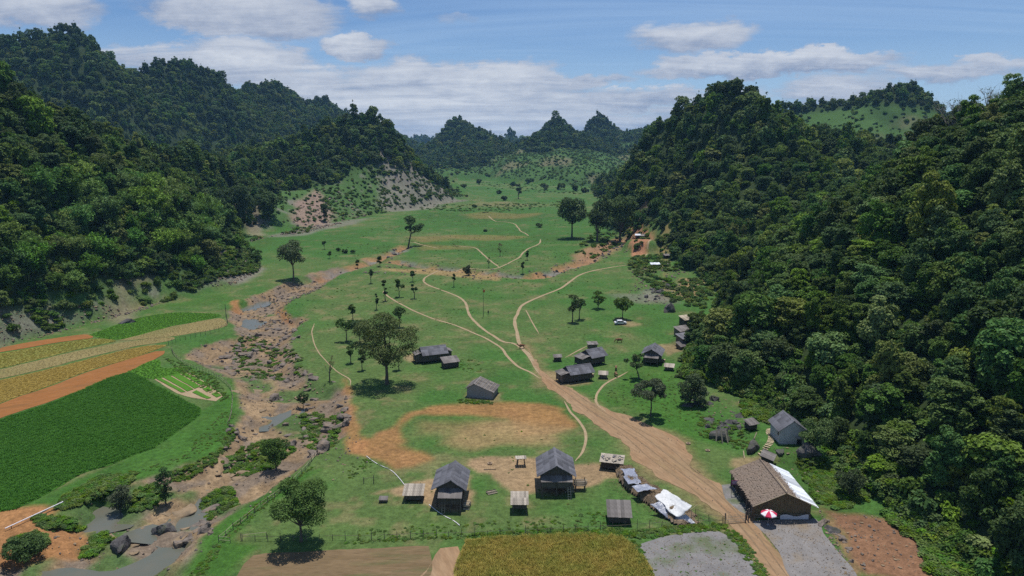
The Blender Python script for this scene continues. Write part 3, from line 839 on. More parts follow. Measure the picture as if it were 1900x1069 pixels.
def forest_label(u, v, r_hill):
    if not r_hill: return 'broadleaf forest tree on the wooded slope above the rice terraces', 'forest trees above the rice terraces'
    if u > 1600 and v > 860: return 'broadleaf forest tree right above the orange pit', 'forest trees right above the orange pit'
    if u > 1380 and v > 700: return 'broadleaf forest tree on the slope just behind the white house and thatched building', 'forest trees behind the white house'
    if v > 560: return 'broadleaf forest tree on the shaded lower slope beyond the white house', 'forest trees on the shaded lower slope'
    if v > 330: return 'broadleaf forest tree halfway up the steep slope above the white house', 'forest trees halfway up the steep slope'
    return 'broadleaf forest tree near the ridge high above the thatched building', 'forest trees near the ridge'
for j in big:
    k = kind8[j]
    r_hill = hi_[j] == names.index('right')
    lab, grp = forest_label(CU[j], CV[j], r_hill)
    t = thing('forest_tree', lab, 'tree', (cand[j, 0], cand[j, 1], cz[j] - 0.3), rz_[j], grp)
    t.scale = (sz[j], sz[j], sz[j] * (0.7 + 0.7 * rng.random()))
    t.rotation_euler = (rng.normal() * .07, rng.normal() * .07, rz_[j])
    copy_part('trunk', PROTO_T[k], t); copy_part('crown', PROTO_N[k], t)
for j in np.flatnonzero(bam):
    t = thing('bamboo_clump', 'feathery pale green bamboo clump arching out of the forest above the rice fields', 'bamboo', (cand[j, 0], cand[j, 1], cz[j] - 0.2), rz_[j], 'bamboo clumps on the slope above the rice fields')
    t.scale = (sz[j] * 1.05,) * 3
    k = kind8[j] % 3
    copy_part('culms', BAM_S[k], t); copy_part('leaves', BAM_L[k], t)
rest = is_tree & ~individual & ~bam
nearr = rest & (cand[:, 1] < 420); farr = rest & ~(cand[:, 1] < 420)
def scl3(m): 
    s = sz[m]; return np.stack([s, s, s * rng.uniform(0.65, 1.45, len(s))], 1)
pos3 = np.stack([cand[:, 0], cand[:, 1], cz - 0.3], 1)
scatter('forest', pos3[nearr], rz_[nearr], scl3(nearr), kind8[nearr], PROTO_N, 'dense green forest canopy covering the near slopes', 'forest')
scatter('distant_forest', pos3[farr], rz_[farr], scl3(farr), kind8[farr], PROTO_F, 'dark green forest covering the far karst hills', 'forest')
# undergrowth filling the forest floor on the near slopes
ug = []
for hn, y1 in (('right', 330), ('left', 420)):
    pl = HILLS[names.index(hn)][1]
    X, Y = np.meshgrid(np.arange(pl[:, 0].min(), pl[:, 0].max(), 2.7), np.arange(60, y1, 2.7))
    X = X.ravel() + rng.uniform(-1.2, 1.2, X.size); Y = Y.ravel() + rng.uniform(-1.2, 1.2, Y.size)
    m = np.abs(X) < (Y + 25) * 0.8
    X, Y = X[m], Y[m]
    a_, b_ = hill_weight(X, Y)
    m = (a_ == names.index(hn)) & (b_ > (0.004 if hn == 'right' else 0.05))
    X, Y, a_, b_ = X[m], Y[m], a_[m], b_[m]
    Z = H(X, Y)
    m = seen(X, Y, Z + 6) & (rng.random(len(X)) > 0.75 * grassy(X, Y, Z, a_, b_))
    ug.append(np.column_stack([X[m], Y[m], Z[m]]))
ug = np.concatenate(ug)
us = rng.uniform(0.8, 2.0, len(ug))
scatter('undergrowth', ug - np.array([0, 0, .2]), rng.uniform(0, 6.28, len(ug)), np.stack([us, us, us * rng.uniform(.7, 1.5, len(us))], 1), rng.integers(0, 8, len(ug)), SHRUB_F + SHRUB_P, 'leafy undergrowth between the forest trees of the near slopes', 'undergrowth')
sh = is_shrub
ss = rng.uniform(0.6, 1.7, len(cand)) * np.where(cand[:, 1] > 700, 1.5, 1.0)
s3 = np.stack([ss[sh]] * 3, 1)
scatter('scrub', pos3[sh], rz_[sh], s3, kind8[sh], SHRUB_F + SHRUB_P, 'low green scrub on the rocky hill feet and open slopes', 'scrub')
print('trees', is_tree.sum(), 'individual', len(big), 'bamboo', bam.sum(), 'near', nearr.sum(), 'far', farr.sum(), 'shrub', sh.sum())
print('d_forest', round(time.time() - _T0, 1))
# ------------------------------------------------------------------ fields, tracks, water: thin sheets over the ground
from mathutils.geometry import delaunay_2d_cdt
def sheet(name, poly_px, mat, off=0.05, step=2.5, rag=0.25, straight=False, ragw=4.0, kind='structure', world=None, flat=None):
    if world is None:
        world = [tuple(p[:2]) for p in PM(poly_px)]
    ring = []
    n = len(world)
    src = world if straight else smooth_line(world + world[:1], 2.0)[:-1]
    for i in range(len(src)):
        a, b = np.array(src[i]), np.array(src[(i + 1) % len(src)])
        k = max(1, int(np.hypot(*(b - a)) / 0.8))
        for j in range(k): ring.append(a + (b - a) * j / k)
    ring = np.array(ring)
    if rag:
        ring = ring + np.stack([fbm(ring[:, 0], ring[:, 1], ragw, 3, 131), fbm(ring[:, 0], ring[:, 1], ragw, 3, 137)], 1) * rag
    lo, hi = ring.min(0), ring.max(0)
    X, Y = np.meshgrid(np.arange(lo[0], hi[0], step), np.arange(lo[1], hi[1], step))
    X, Y = X.ravel(), Y.ravel()
    m = sdist(X, Y, ring) > step * 0.4
    pts = [Vector((float(a), float(b))) for a, b in ring] + [Vector((float(a), float(b))) for a, b in zip(X[m], Y[m])]
    nr = len(ring)
    v2, _, f2, *_ = delaunay_2d_cdt(pts, [(i, (i + 1) % nr) for i in range(nr)], [list(range(nr))], 1, 1e-4)
    v2 = np.array([list(v) for v in v2])
    z = (H(v2[:, 0], v2[:, 1]) + off) if flat is None else np.full(len(v2), flat)
    f2 = np.array([list(f)[:3] for f in f2])
    a, b, c = v2[f2[:, 0]], v2[f2[:, 1]], v2[f2[:, 2]]
    cr = (b[:, 0] - a[:, 0]) * (c[:, 1] - a[:, 1]) - (b[:, 1] - a[:, 1]) * (c[:, 0] - a[:, 0])
    f2[cr < 0] = f2[cr < 0][:, ::-1]
    o = link(name, mesh_np(name, np.column_stack([v2, z]), f2, mat, True))
    tag(o, kind=kind)
    return o, ring
def ribbon(name, px, width, mat, off=0.045, rag=0.35):
    w_ = PM(px)
    line = np.array(smooth_line([tuple(p[:2]) for p in w_], 1.2))
    t = np.gradient(line, axis=0); t /= np.linalg.norm(t, axis=1)[:, None] + 1e-9
    nn = np.stack([-t[:, 1], t[:, 0]], 1)
    n1 = fbm(line[:, 0], line[:, 1], 5, 3, 141); n2 = fbm(line[:, 0], line[:, 1], 5, 3, 143)
    cw = fbm(line[:, 0], line[:, 1], 14, 2, 145)[:, None] * nn * 0.5 * width
    taper = np.minimum(1, np.minimum(np.arange(len(line)), np.arange(len(line))[::-1]) / 5.0 + 0.25)
    V = []
    for k in (-1, -0.5, 0, 0.5, 1):
        wv = width * 0.5 * (1 + rag * (n1 if k < 0 else n2)) * taper
        V.append(line + cw + nn * (k * wv)[:, None])
    V = np.stack(V, 1).reshape(-1, 2)
    z = H(V[:, 0], V[:, 1]) + off
    i = np.arange(len(line) * 5).reshape(len(line), 5)
    q = np.stack([i[:-1, :-1].ravel(), i[1:, :-1].ravel(), i[1:, 1:].ravel(), i[:-1, 1:].ravel()], 1)
    q = q[:, ::-1]
    return tag(link(name, mesh_np(name, np.column_stack([V, z]), q, mat, True)), kind='structure')
def earth_mat(name, c1, c2, c3=None, sc_=0.25, fine=3.0, rough=0.95, bd=0.08, stretch=None):
    def b(n):
        pos = n.n('ShaderNodeNewGeometry').outputs['Position']
        if stretch: pos = n.n('ShaderNodeMapping', vector_type='TEXTURE', ins={0: pos, 2: (0, 0, stretch[0]), 3: (stretch[1], 1, 1)}).outputs[0]
        a = n.noise(pos, sc_, 5, 0.65)
        d = n.noise(pos, fine, 4, 0.65)
        c = n.mix(n.mapr(a, 0.32, 0.68), c1, c2)
        if c3: c = n.mix(n.mapr(n.noise(pos, sc_ * 0.45, 4, 0.6), 0.5, 0.66, 0, 0.85), c, c3)
        k = n.mapr(d, 0.25, 0.75, 0.72, 1.25)
        c = n.mix(1.0, c, n.n('ShaderNodeCombineColor', ins={0: k, 1: k, 2: k}).outputs[0], 'MULTIPLY')
        surf(n, c, rough, d, 0.6, bd, 0.1)
    return pmat(name, b)
M_ROAD = earth_mat('road_earth', (0.255, 0.155, 0.085), (0.285, 0.195, 0.118), (0.195, 0.145, 0.072), 0.30, 1.8, stretch=(R(-69), 5.0))
M_PATH = earth_mat('path_earth', (0.285, 0.210, 0.125), (0.335, 0.255, 0.160), None, 0.3)
M_SOIL = earth_mat('orange_soil', (0.235, 0.096, 0.030), (0.275, 0.122, 0.044), (0.20, 0.095, 0.035), 0.9, 3.5, stretch=(R(35), 6.0))
M_PLOUGH = earth_mat('ploughed_soil', (0.140, 0.098, 0.052), (0.180, 0.125, 0.070), (0.105, 0.105, 0.045), 0.8, 4.0, stretch=(R(3), 6.0))
M_GRAVEL = earth_mat('grey_gravel', (0.165, 0.155, 0.150), (0.235, 0.220, 0.212), (0.215, 0.170, 0.12), 0.35, 7.0)
M_GRAVELG = earth_mat('weedy_gravel', (0.155, 0.148, 0.146), (0.215, 0.205, 0.20), (0.10, 0.125, 0.06), 0.42, 6.0)
M_RICE = earth_mat('green_rice', (0.036, 0.11, 0.012), (0.046, 0.125, 0.015), None, 0.12, 5.0)
M_RICE2 = earth_mat('young_rice', (0.055, 0.150, 0.014), (0.072, 0.175, 0.018), None, 0.12, 5.0)
M_GOLD = earth_mat('ripe_rice', (0.215, 0.155, 0.036), (0.250, 0.185, 0.048), (0.175, 0.16, 0.045), 0.10, 5.0)
M_PALE = earth_mat('pale_stubble', (0.205, 0.165, 0.068), (0.24, 0.195, 0.085), (0.17, 0.16, 0.06), 0.10, 5.0)
M_OLIVE = earth_mat('turning_rice', (0.185, 0.180, 0.045), (0.225, 0.20, 0.05), (0.15, 0.17, 0.04), 0.10, 5.0)
M_NEARR = earth_mat('near_rice', (0.200, 0.175, 0.045), (0.235, 0.19, 0.05), (0.15, 0.165, 0.04), 0.25, 6.0)
F_RICE = [(-60, 800), (0, 778), (100, 745), (232, 693), (290, 715), (345, 745), (376, 762), (345, 790), (330, 800), (285, 832), (260, 840), (200, 865), (150, 880), (100, 910), (30, 945), (0, 950), (-60, 970)]
F_Y2 = [(165, 622), (240, 595), (300, 583), (350, 580), (405, 583), (412, 586), (380, 594), (320, 605), (222, 630)]
F_Y3 = [(232, 691), (290, 667), (300, 682), (312, 684), (340, 680), (345, 690), (310, 700), (282, 704), (250, 696)]
F_SOIL = [(-60, 790), (0, 750), (100, 715), (180, 685), (290, 652), (303, 658), (232, 692), (100, 743), (0, 776), (-60, 800)]
F_G1 = [(-60, 775), (0, 748), (100, 713), (180, 683), (235, 668), (290, 649), (310, 640), (250, 646), (160, 668), (85, 687), (0, 706), (-60, 724)]
F_G2 = [(-60, 720), (0, 703), (85, 684), (160, 664), (250, 643), (310, 634), (324, 626), (262, 631), (170, 646), (0, 686), (-60, 700)]
F_G3 = [(-60, 697), (0, 684), (170, 643), (215, 633), (170, 629), (120, 636), (0, 656), (-60, 666)]
F_G4 = [(220, 632), (320, 606), (380, 595), (408, 591), (421, 599), (412, 608), (330, 623), (262, 630)]
F_S2 = [(-60, 664), (0, 654), (120, 634), (172, 627), (155, 621), (60, 634), (0, 646), (-60, 654)]
F_NEAR = [(863, 1000), (1000, 993), (1150, 994), (1172, 1008), (1200, 1085), (863, 1085)]
FIELDS = {}
for nm, px, mt, st in (('rice_field', F_RICE, M_RICE, 3), ('rice_field', F_Y2, M_RICE2, 4), ('rice_field', F_Y3, M_RICE2, 3), ('rice_field', F_G1, M_GOLD, 4), ('rice_field', F_G2, M_PALE, 4),
                       ('rice_field', F_G3, M_OLIVE, 4), ('rice_field', F_G4, M_PALE, 4), ('ploughed_field', F_SOIL, M_SOIL, 3), ('ploughed_field', F_S2, M_SOIL, 3), ('rice_field', F_NEAR, M_NEARR, 2),
                       ('ploughed_field', [(430, 1085), (470, 1032), (560, 1024), (700, 1017), (796, 1013), (800, 1030), (765, 1085)], M_PLOUGH, 2),
                       ('bare_field', [(772, 1085), (800, 1045), (817, 1017), (850, 1014), (856, 1085)], M_ROAD, 2),
                       ('gravel_lot', [(1188, 1010), (1250, 993), (1335, 987), (1372, 1015), (1410, 1085), (1212, 1085)], M_GRAVELG, 2),
                       ('gravel_lot', [(1398, 968), (1450, 964), (1512, 962), (1530, 990), (1562, 1030), (1592, 1085), (1482, 1085), (1440, 1020)], M_GRAVEL, 2),
                       ('gravel_lot', [(1338, 900), (1352, 898), (1388, 940), (1392, 958), (1372, 950), (1345, 925)], M_GRAVELG, 2)):
    o, ring = sheet(nm, px, mt, 0.06, st, 0.35)
    FIELDS.setdefault(nm, []).append((o, ring))
# raised seed beds in the nursery plot
sheet('nursery_plot', [(287, 704), (343, 690), (414, 735), (400, 745), (380, 742), (330, 731)], M_PATH, 0.05, 2, 0.2)
BEDS = [[(289, 703), (299, 702), (345, 728), (336, 729)], [(302, 700), (314, 697), (360, 723), (348, 727)], [(317, 696), (331, 693), (372, 718), (362, 722)],
        [(334, 693), (342, 691), (382, 712), (375, 716)], [(357, 729), (365, 725), (392, 739), (384, 741)], [(376, 722), (387, 719), (395, 725), (384, 728)], [(393, 732), (401, 728), (411, 735), (401, 738)]]
for b in BEDS: FIELDS.setdefault('seed_bed', []).append(sheet('seed_bed', b, M_RICE2, 0.16, 2, 0.12, True))
sheet('dirt_road', ROAD, M_ROAD, 0.045, 2.0, 1.8, False, 5.0)
for px, wd in (([(998, 692), (985, 668), (970, 645), (962, 630), (957, 608), (957, 590), (968, 568), (1000, 552), (1040, 535), (1062, 520), (1085, 507), (1130, 497), (1165, 492)], 1.1),
               ([(1000, 694), (978, 655), (955, 638), (930, 632), (890, 606), (870, 585), (862, 560), (845, 548), (810, 535), (788, 525), (790, 515), (815, 503), (850, 502), (905, 500), (935, 493), (962, 478), (978, 463), (1000, 453), (1003, 444)], .95),
               ([(1002, 703), (985, 692), (960, 680), (940, 660), (930, 645), (900, 628), (850, 606), (800, 590), (745, 566), (714, 546), (711, 540)], .75),
               ([(1047, 745), (1058, 765), (1072, 780), (1085, 800), (1087, 820), (1080, 840), (1066, 856)], .6),
               ([(1124, 764), (1108, 750), (1106, 738), (1112, 725), (1130, 708), (1165, 690)], .6),
               ([(583, 600), (579, 618), (586, 645), (604, 668), (625, 690), (648, 704), (650, 716)], .35),
               ([(905, 400), (918, 410), (938, 412), (955, 416), (966, 428), (982, 438)], 1.0),
               ([(926, 496), (912, 485), (892, 468), (880, 460), (840, 456)], 0.9), ([(815, 461), (785, 455), (766, 449)], 1.0),
               ([(1095, 640), (1075, 650), (1050, 664)], 0.5), ([(1000, 620), (978, 580), (975, 575)], 0.4),
               ([(1205, 445), (1207, 455), (1200, 470), (1188, 482)], 0.9)):
    ribbon('path', px, wd, M_PATH)
M_RUT = earth_mat('rut_earth', (0.180, 0.120, 0.070), (0.215, 0.150, 0.092), None, 0.5, 2.5)
for px, wd in (([(1010, 700), (1050, 728), (1100, 765), (1150, 795), (1200, 830), (1250, 868), (1300, 905), (1350, 950), (1400, 1010), (1450, 1080)], .3), ([(1018, 700), (1062, 727), (1115, 762), (1168, 793), (1222, 832), (1270, 868), (1320, 905), (1366, 950), (1415, 1008), (1468, 1080)], .3),
               ([(1100, 765), (1170, 790), (1240, 830), (1275, 862), (1330, 905), (1375, 955)], .22), ([(1060, 738), (1120, 780), (1165, 815), (1210, 855), (1260, 890), (1320, 935)], .22)):
    ribbon('wheel_rut', px, wd, M_RUT, 0.055, .8)
def _water(n):
    pos = n.n('ShaderNodeNewGeometry').outputs['Position']
    a = n.noise(pos, 0.35, 3, 0.5)
    surf(n, n.mix(a, (0.135, 0.122, 0.090), (0.090, 0.105, 0.085)), 0.22, n.noise(pos, 2.5, 2, 0.5), 0.12, 0.03, 0.28)
M_WATER = pmat('muddy_water', _water)
for pl in POOLS:
    c = np.mean(np.array(pl), 0)
    w_ = [tuple(np.array(p) + (np.array(p) - c) / (np.linalg.norm(np.array(p) - c) + 1e-6) * 2.6) for p in pl]
    sheet('pool', None, M_WATER, world=w_, flat=POOL_Z, step=3, rag=0.3)

# ------------------------------------------------------------------ rice plants (stuff)
def tuft_np(rg, n, h, spread, wdt, lean=0.35):
    V, S = [], []
    for i in range(n):
        a = rg.uniform(0, 2 * math.pi); r0 = spread * 0.4 * rg.random()
        b = np.array([math.cos(a) * r0, math.sin(a) * r0, 0]); hh = h * rg.uniform(0.6, 1.1)
        a2 = a + rg.normal() * .6
        top = b + np.array([math.cos(a2), math.sin(a2), 0]) * hh * lean * rg.uniform(.3, 1.5) + np.array([0, 0, hh])
        sd = np.array([-math.sin(a2), math.cos(a2), 0]) * wdt
        mid = (b + top) / 2 + np.array([0, 0, hh * 0.12])
        V += [b, mid + sd, top, mid - sd]; S.append(rg.random())
    V = np.array(V)
    return V, np.arange(len(V)).reshape(-1, 4), np.array(S)
def blade_mat(name, c1, c2, patch=0.12):
    def b(n):
        at = n.n('ShaderNodeAttribute', attribute_name='shade').outputs['Fac']
        pos = n.n('ShaderNodeNewGeometry').outputs['Position']
        c = n.mix(n.mapr(n.math('ADD', n.noise(pos, patch, 4, 0.6), n.math('MULTIPLY', at, 0.25)), 0.35, 0.85), c1, c2)
        d = n.n('ShaderNodeBsdfPrincipled', ins={'Base Color': n.n('ShaderNodeHueSaturation', ins={'Value': n.mapr(at, 0, 1, .75, 1.3), 'Color': c}).outputs[0], 'Roughness': 0.7})
        d.inputs['Specular IOR Level'].default_value = 0.15
        tr = n.n('ShaderNodeBsdfTranslucent', ins={0: c})
        n.n('ShaderNodeOutputMaterial', ins={0: n.n('ShaderNodeMixShader', ins={0: 0.3, 1: d.outputs[0], 2: tr.outputs[0]}).outputs[0]})
    return pmat(name, b)
def plant_field(name, ring, cell, protos, label, margin=0.25, sc=(0.8, 1.2)):
    lo, hi = ring.min(0), ring.max(0)
    X, Y = np.meshgrid(np.arange(lo[0], hi[0], cell), np.arange(lo[1], hi[1], cell))
    X = X.ravel() + rng.uniform(-.45, .45, X.size) * cell; Y = Y.ravel() + rng.uniform(-.45, .45, Y.size) * cell
    m = (np.abs(X) < (Y + 10) * 0.82)
    X, Y = X[m], Y[m]
    m = sdist(X, Y, ring) > margin
    X, Y = X[m], Y[m]
    s = rng.uniform(sc[0], sc[1], len(X))
    return scatter(name, np.column_stack([X, Y, H(X, Y) + 0.04]), rng.uniform(0, 6.28, len(X)), np.stack([s, s, s], 1), rng.integers(0, len(protos), len(X)), protos, label, 'rice')
def tuft_protos(name, mat, n, h, spread, wd, lean, k=3):
    out = []
    for i in range(k):
        v, q, s = tuft_np(np.random.default_rng(200 + i), n, h, spread, wd, lean)
        out.append(mesh_np(name, v, q, mat, False, {'shade': ('FACE', 'FLOAT', s)}))
    return out
T_GREEN = tuft_protos('rice_tuft', blade_mat('rice_blade', (0.058, 0.180, 0.017), (0.076, 0.205, 0.024)), 16, 0.32, 0.5, 0.06, 1.5)
T_YOUNG = tuft_protos('young_tuft', blade_mat('young_blade', (0.062, 0.165, 0.014), (0.085, 0.195, 0.022)), 14, 0.20, 0.4, 0.05, 1.6)
T_GOLD = tuft_protos('ripe_tuft', blade_mat('ripe_blade', (0.36, 0.255, 0.055), (0.44, 0.335, 0.09)), 14, 0.22, 0.5, 0.06, 1.7)
T_OLIV = tuft_protos('turning_tuft', blade_mat('turning_blade', (0.24, 0.235, 0.045), (0.33, 0.27, 0.06)), 14, 0.22, 0.5, 0.06, 1.7)
T_NEAR = tuft_protos('near_tuft', blade_mat('near_blade', (0.280, 0.300, 0.055), (0.460, 0.340, 0.085), 0.22), 16, 0.42, 0.35, 0.035, 1.1)
T_STUB = tuft_protos('stubble_tuft', blade_mat('stubble_blade', (0.24, 0.20, 0.085), (0.33, 0.27, 0.125)), 9, 0.16, 0.5, 0.04, 1.5)
rf = [r for _, r in FIELDS['rice_field']]
plant_field('rice_plants', rf[0], 0.5, T_GREEN, 'dark green rice crop filling the largest paddy beside the creek')
plant_field('rice_plants', rf[1], 0.62, T_YOUNG, 'bright green rice crop in the oval paddy under the hill foot')
plant_field('rice_plants', rf[2], 0.7, T_YOUNG, 'bright green rice seedlings beside the nursery beds')
plant_field('rice_plants', rf[3], 0.62, T_GOLD, 'ripe golden rice along the orange ploughed strip')
plant_field('rice_plants', rf[5], 0.75, T_OLIV, 'turning olive gold rice below the hill foot')
plant_field('stubble', rf[4], 0.75, T_STUB, 'pale stubble on the harvested strip between golden paddies')
plant_field('stubble', rf[6], 0.75, T_STUB, 'pale stubble rounding off the golden paddies by the stick fence')
plant_field('rice_plants', rf[7], 0.36, T_NEAR, 'green gold ripening rice beside the gravel lot and fence')
for _, r in FIELDS['seed_bed']:
    pass
print('fields', round(time.time() - _T0, 1))
# ------------------------------------------------------------------ limestone
def rock_mat(name, c1, c2, c3):
    def b(n):
        pos = n.n('ShaderNodeNewGeometry').outputs['Position']
        a = n.noise(pos, 0.9, 6, 0.68)
        d = n.noise(pos, 4.5, 4, 0.65)
        c = n.mix(n.mapr(a, 0.32, 0.68), c1, c2)
        c = n.mix(n.mapr(n.noise(pos, 0.5, 5, 0.6), 0.5, 0.65, 0, .8), c, c3)
        surf(n, c, 0.92, n.math('ADD', a, n.math('MULTIPLY', d, 0.6)), 0.8, 0.16, 0.15)
    return pmat(name, b)
M_ROCK = rock_mat('limestone', (0.110, 0.092, 0.080), (0.220, 0.182, 0.152), (0.235, 0.172, 0.118))
M_ROCKD = rock_mat('dark_limestone', (0.060, 0.056, 0.056), (0.135, 0.125, 0.122), (0.075, 0.085, 0.05))
M_SLAB = rock_mat('tan_slab', (0.195, 0.140, 0.085), (0.285, 0.21, 0.135), (0.15, 0.12, 0.085))
def rock_np(seed, flat=0.7, sharp=0.35, sub=3):
    bm = bmesh.new()
    bmesh.ops.create_icosphere(bm, subdivisions=sub, radius=1.0)
    v = np.array([list(x.co) for x in bm.verts]); f = np.array([[q.index for q in x.verts] for x in bm.faces])
    bm.free()
    rg = np.random.default_rng(seed)
    for _ in range(15):                                  # cut flat facets
        d = rg.normal(size=3); d /= np.linalg.norm(d)
        c = rg.uniform(0.42, 0.85)
        over = np.maximum(v @ d - c, 0)
        v -= over[:, None] * d
    o = rg.uniform(0, 50, 3)
    r = 1 + sharp * (fbm(v[:, 0] * 1.0 + o[0], v[:, 1] + v[:, 2] * 0.8 + o[1], 1.1, 3, seed) ) + 0.24 * fbm(v[:, 0] + v[:, 2] + o[2], v[:, 1] - v[:, 2], 0.5, 2, seed + 5)
    v = v * r[:, None]
    v[:, 2] *= flat
    v[:, 2] -= v[:, 2].min() * 0.55
    return v, f
ROCKS = [mesh_np('boulder', *rock_np(300 + k, [.7, .55, .85, .6, .75, .5, 1.0, .65][k], [.35, .45, .5, .3, .55, .4, .45, .5][k]), M_ROCK, False) for k in range(8)]
ROCKS_D = [mesh_np('dark_boulder', *rock_np(320 + k, [.8, .7, 1.0][k], .55), M_ROCKD, False) for k in range(3)]
SLABS = [mesh_np('slab', *rock_np(340 + k, .28, .4), M_SLAB, True) for k in range(4)]
STONES = [mesh_np('stone', *rock_np(360 + k, .7, .4, 2), M_ROCK, False) for k in range(3)] + [mesh_np('stone', *rock_np(370 + k, .5, .4, 2), M_SLAB, False) for k in range(2)]
def poly_points(px, n, z=None, rg=rng):
    w_ = np.array(gpl(px, z) if z is not None else PM(px)[:, :2])
    lo, hi = w_.min(0), w_.max(0)
    out = np.zeros((0, 2))
    while len(out) < n:
        q = rg.uniform(lo, hi, (n * 4, 2))
        q = q[inside(q[:, 0], q[:, 1], w_)]
        out = np.concatenate([out, q])
    return out[:n]
def put_rock(x, y, s, me, label, group, name='boulder', sink=0.25, z=None):
    z = H1(x, y) if z is None else z
    o = link(name, me, None, (x, y, z - sink * s), (rng.normal() * .12, rng.normal() * .12, rng.uniform(0, 6.28)), (s * rng.uniform(.8, 1.3), s * rng.uniform(.8, 1.3), s * rng.uniform(.75, 1.15)))
    return tag(o, label, 'rock', group)
REG = [  # outline px, count, size range, mesh family, label, group
    ([(510, 735), (640, 730), (650, 800), (610, 845), (570, 850), (500, 800)], 34, (0.6, 2.3), ROCKS, 'weathered grey limestone boulder heaped beside the middle creek pool', 'boulders beside the middle creek pool'),
    ([(440, 590), (560, 590), (560, 680), (640, 715), (560, 730), (470, 720), (400, 680), (380, 650), (440, 640)], 80, (0.5, 1.9), ROCKS, 'grey limestone rock strewn over the dry upper creek bed', 'rocks in the dry upper creek bed'),
    ([(340, 640), (440, 620), (480, 700), (440, 712), (370, 680)], 24, (0.5, 1.5), ROCKS, 'grey limestone rock lying along the paddy fence by the creek', 'rocks along the paddy fence'),
    ([(505, 540), (620, 505), (640, 500), (600, 535), (540, 560), (500, 580)], 22, (0.5, 1.6), ROCKS, 'grey rock at the head of the creek near the lone round tree', 'rocks at the head of the creek'),
    ([(430, 790), (480, 800), (440, 850), (380, 870), (400, 840)], 14, (0.4, 1.3), ROCKS, 'grey rock in the creek below the green paddy bank', 'rocks below the paddy bank'),
    ([(330, 960), (410, 960), (400, 1000), (350, 1030), (320, 1000)], 12, (0.6, 1.7), ROCKS, 'grey rock beside the lower creek water', 'rocks beside the lower creek water'),
    ([(700, 470), (750, 455), (765, 470), (740, 490), (700, 490)], 16, (0.7, 2.0), ROCKS_D, 'dark rock in the outcrop below the leaning tree', 'outcrop rocks below the leaning tree'),
    ([(1075, 480), (1170, 440), (1180, 455), (1110, 485)], 18, (0.6, 1.9), ROCKS_D, 'dark rock along the gully below the wooded slope', 'rocks along the gully'),
    ([(930, 508), (1060, 492), (1060, 505), (960, 518)], 12, (0.4, 1.2), ROCKS_D, 'dark rock in the dry gully crossing the pasture', 'rocks in the pasture gully'),
    ([(1170, 540), (1240, 520), (1270, 545), (1200, 562)], 20, (0.6, 2.0), ROCKS_D, 'dark rock on the scree below the scrubby slope', 'rocks on the scree'),
    ([(1300, 770), (1390, 755), (1400, 790), (1370, 800), (1310, 800)], 18, (0.5, 1.6), ROCKS_D, 'dark jagged rock on the mound by the small plank shed', 'rocks on the mound by the plank shed'),
    ([(1250, 735), (1330, 735), (1330, 755), (1260, 760)], 10, (0.6, 1.5), ROCKS_D, 'dark rock under the edge of the shaded forest', 'rocks under the forest edge'),
    ([(1535, 960), (1570, 990), (1590, 1050), (1575, 1060), (1545, 1000)], 14, (0.35, 0.8), ROCKS, 'grey stone in the rough wall between gravel and orange pit', 'stones between gravel and pit'),
]
for px, n, (s0, s1), fam, lab, grp in REG:
    q = poly_points(px, n)
    for (x, y), z in zip(q, H(q[:, 0], q[:, 1])):
        put_rock(x, y, rng.uniform(s0, s1) * rng.uniform(0.6, 1.0), fam[rng.integers(len(fam))], lab, grp, z=z)
# single big ones
for (u, v, s, me, lab) in ((1243, 578, 3.2, ROCKS_D[2], 'large dark jagged boulder standing alone in the pasture'),
                           (1338, 815, 2.2, ROCKS_D[0], 'dark rock with planks propped against it'),
                           (1398, 835, 1.9, ROCKS_D[2], 'dark pillar rock beside the foot of the wooden stairs'),
                           (1543, 985, 1.5, ROCKS_D[1], 'dark boulder at the corner of the gravel lot'),
                           (1525, 972, 1.1, ROCKS[3], 'pale flat rock between the thatched building and the orange pit'),
                           (1500, 845, 2.0, ROCKS_D[0], 'dark mossy rock below the white house'),
                           (235, 598, 2.6, ROCKS_D[1], 'dark rock at the edge of the oval paddy'),
                           (305, 985, 1.7, ROCKS_D[2], 'dark pointed rock standing in the creek by the narrow channel'),
                           (222, 1022, 2.1, ROCKS_D[0], 'large dark rock with a tan shelf in the lower creek'),
                           (400, 945, 1.9, ROCKS[2], 'grassy topped rock beside the narrow creek channel'),
                           (1448, 838, 1.2, ROCKS_D[1], 'dark rock beside the upper flight of wooden stairs')):
    p = P(u, v)
    put_rock(p.x, p.y, s, me, lab, None)
_q = np.concatenate([poly_points([(170, 1010), (250, 960), (330, 930), (380, 915), (420, 900), (470, 860), (450, 900), (360, 990), (260, 1040), (180, 1040)], 26),
                              poly_points([(400, 860), (450, 820), (560, 830), (480, 880), (410, 900)], 10), poly_points([(430, 720), (520, 700), (600, 715), (540, 760), (450, 790)], 10)])
for (x, y), z in zip(_q, H(_q[:, 0], _q[:, 1])):
    put_rock(x, y, rng.uniform(0.8, 2.6), SLABS[rng.integers(4)], 'smooth tan rock slab in the water worn creek bed', 'tan slabs in the creek bed', 'flat_rock', 0.30, z)
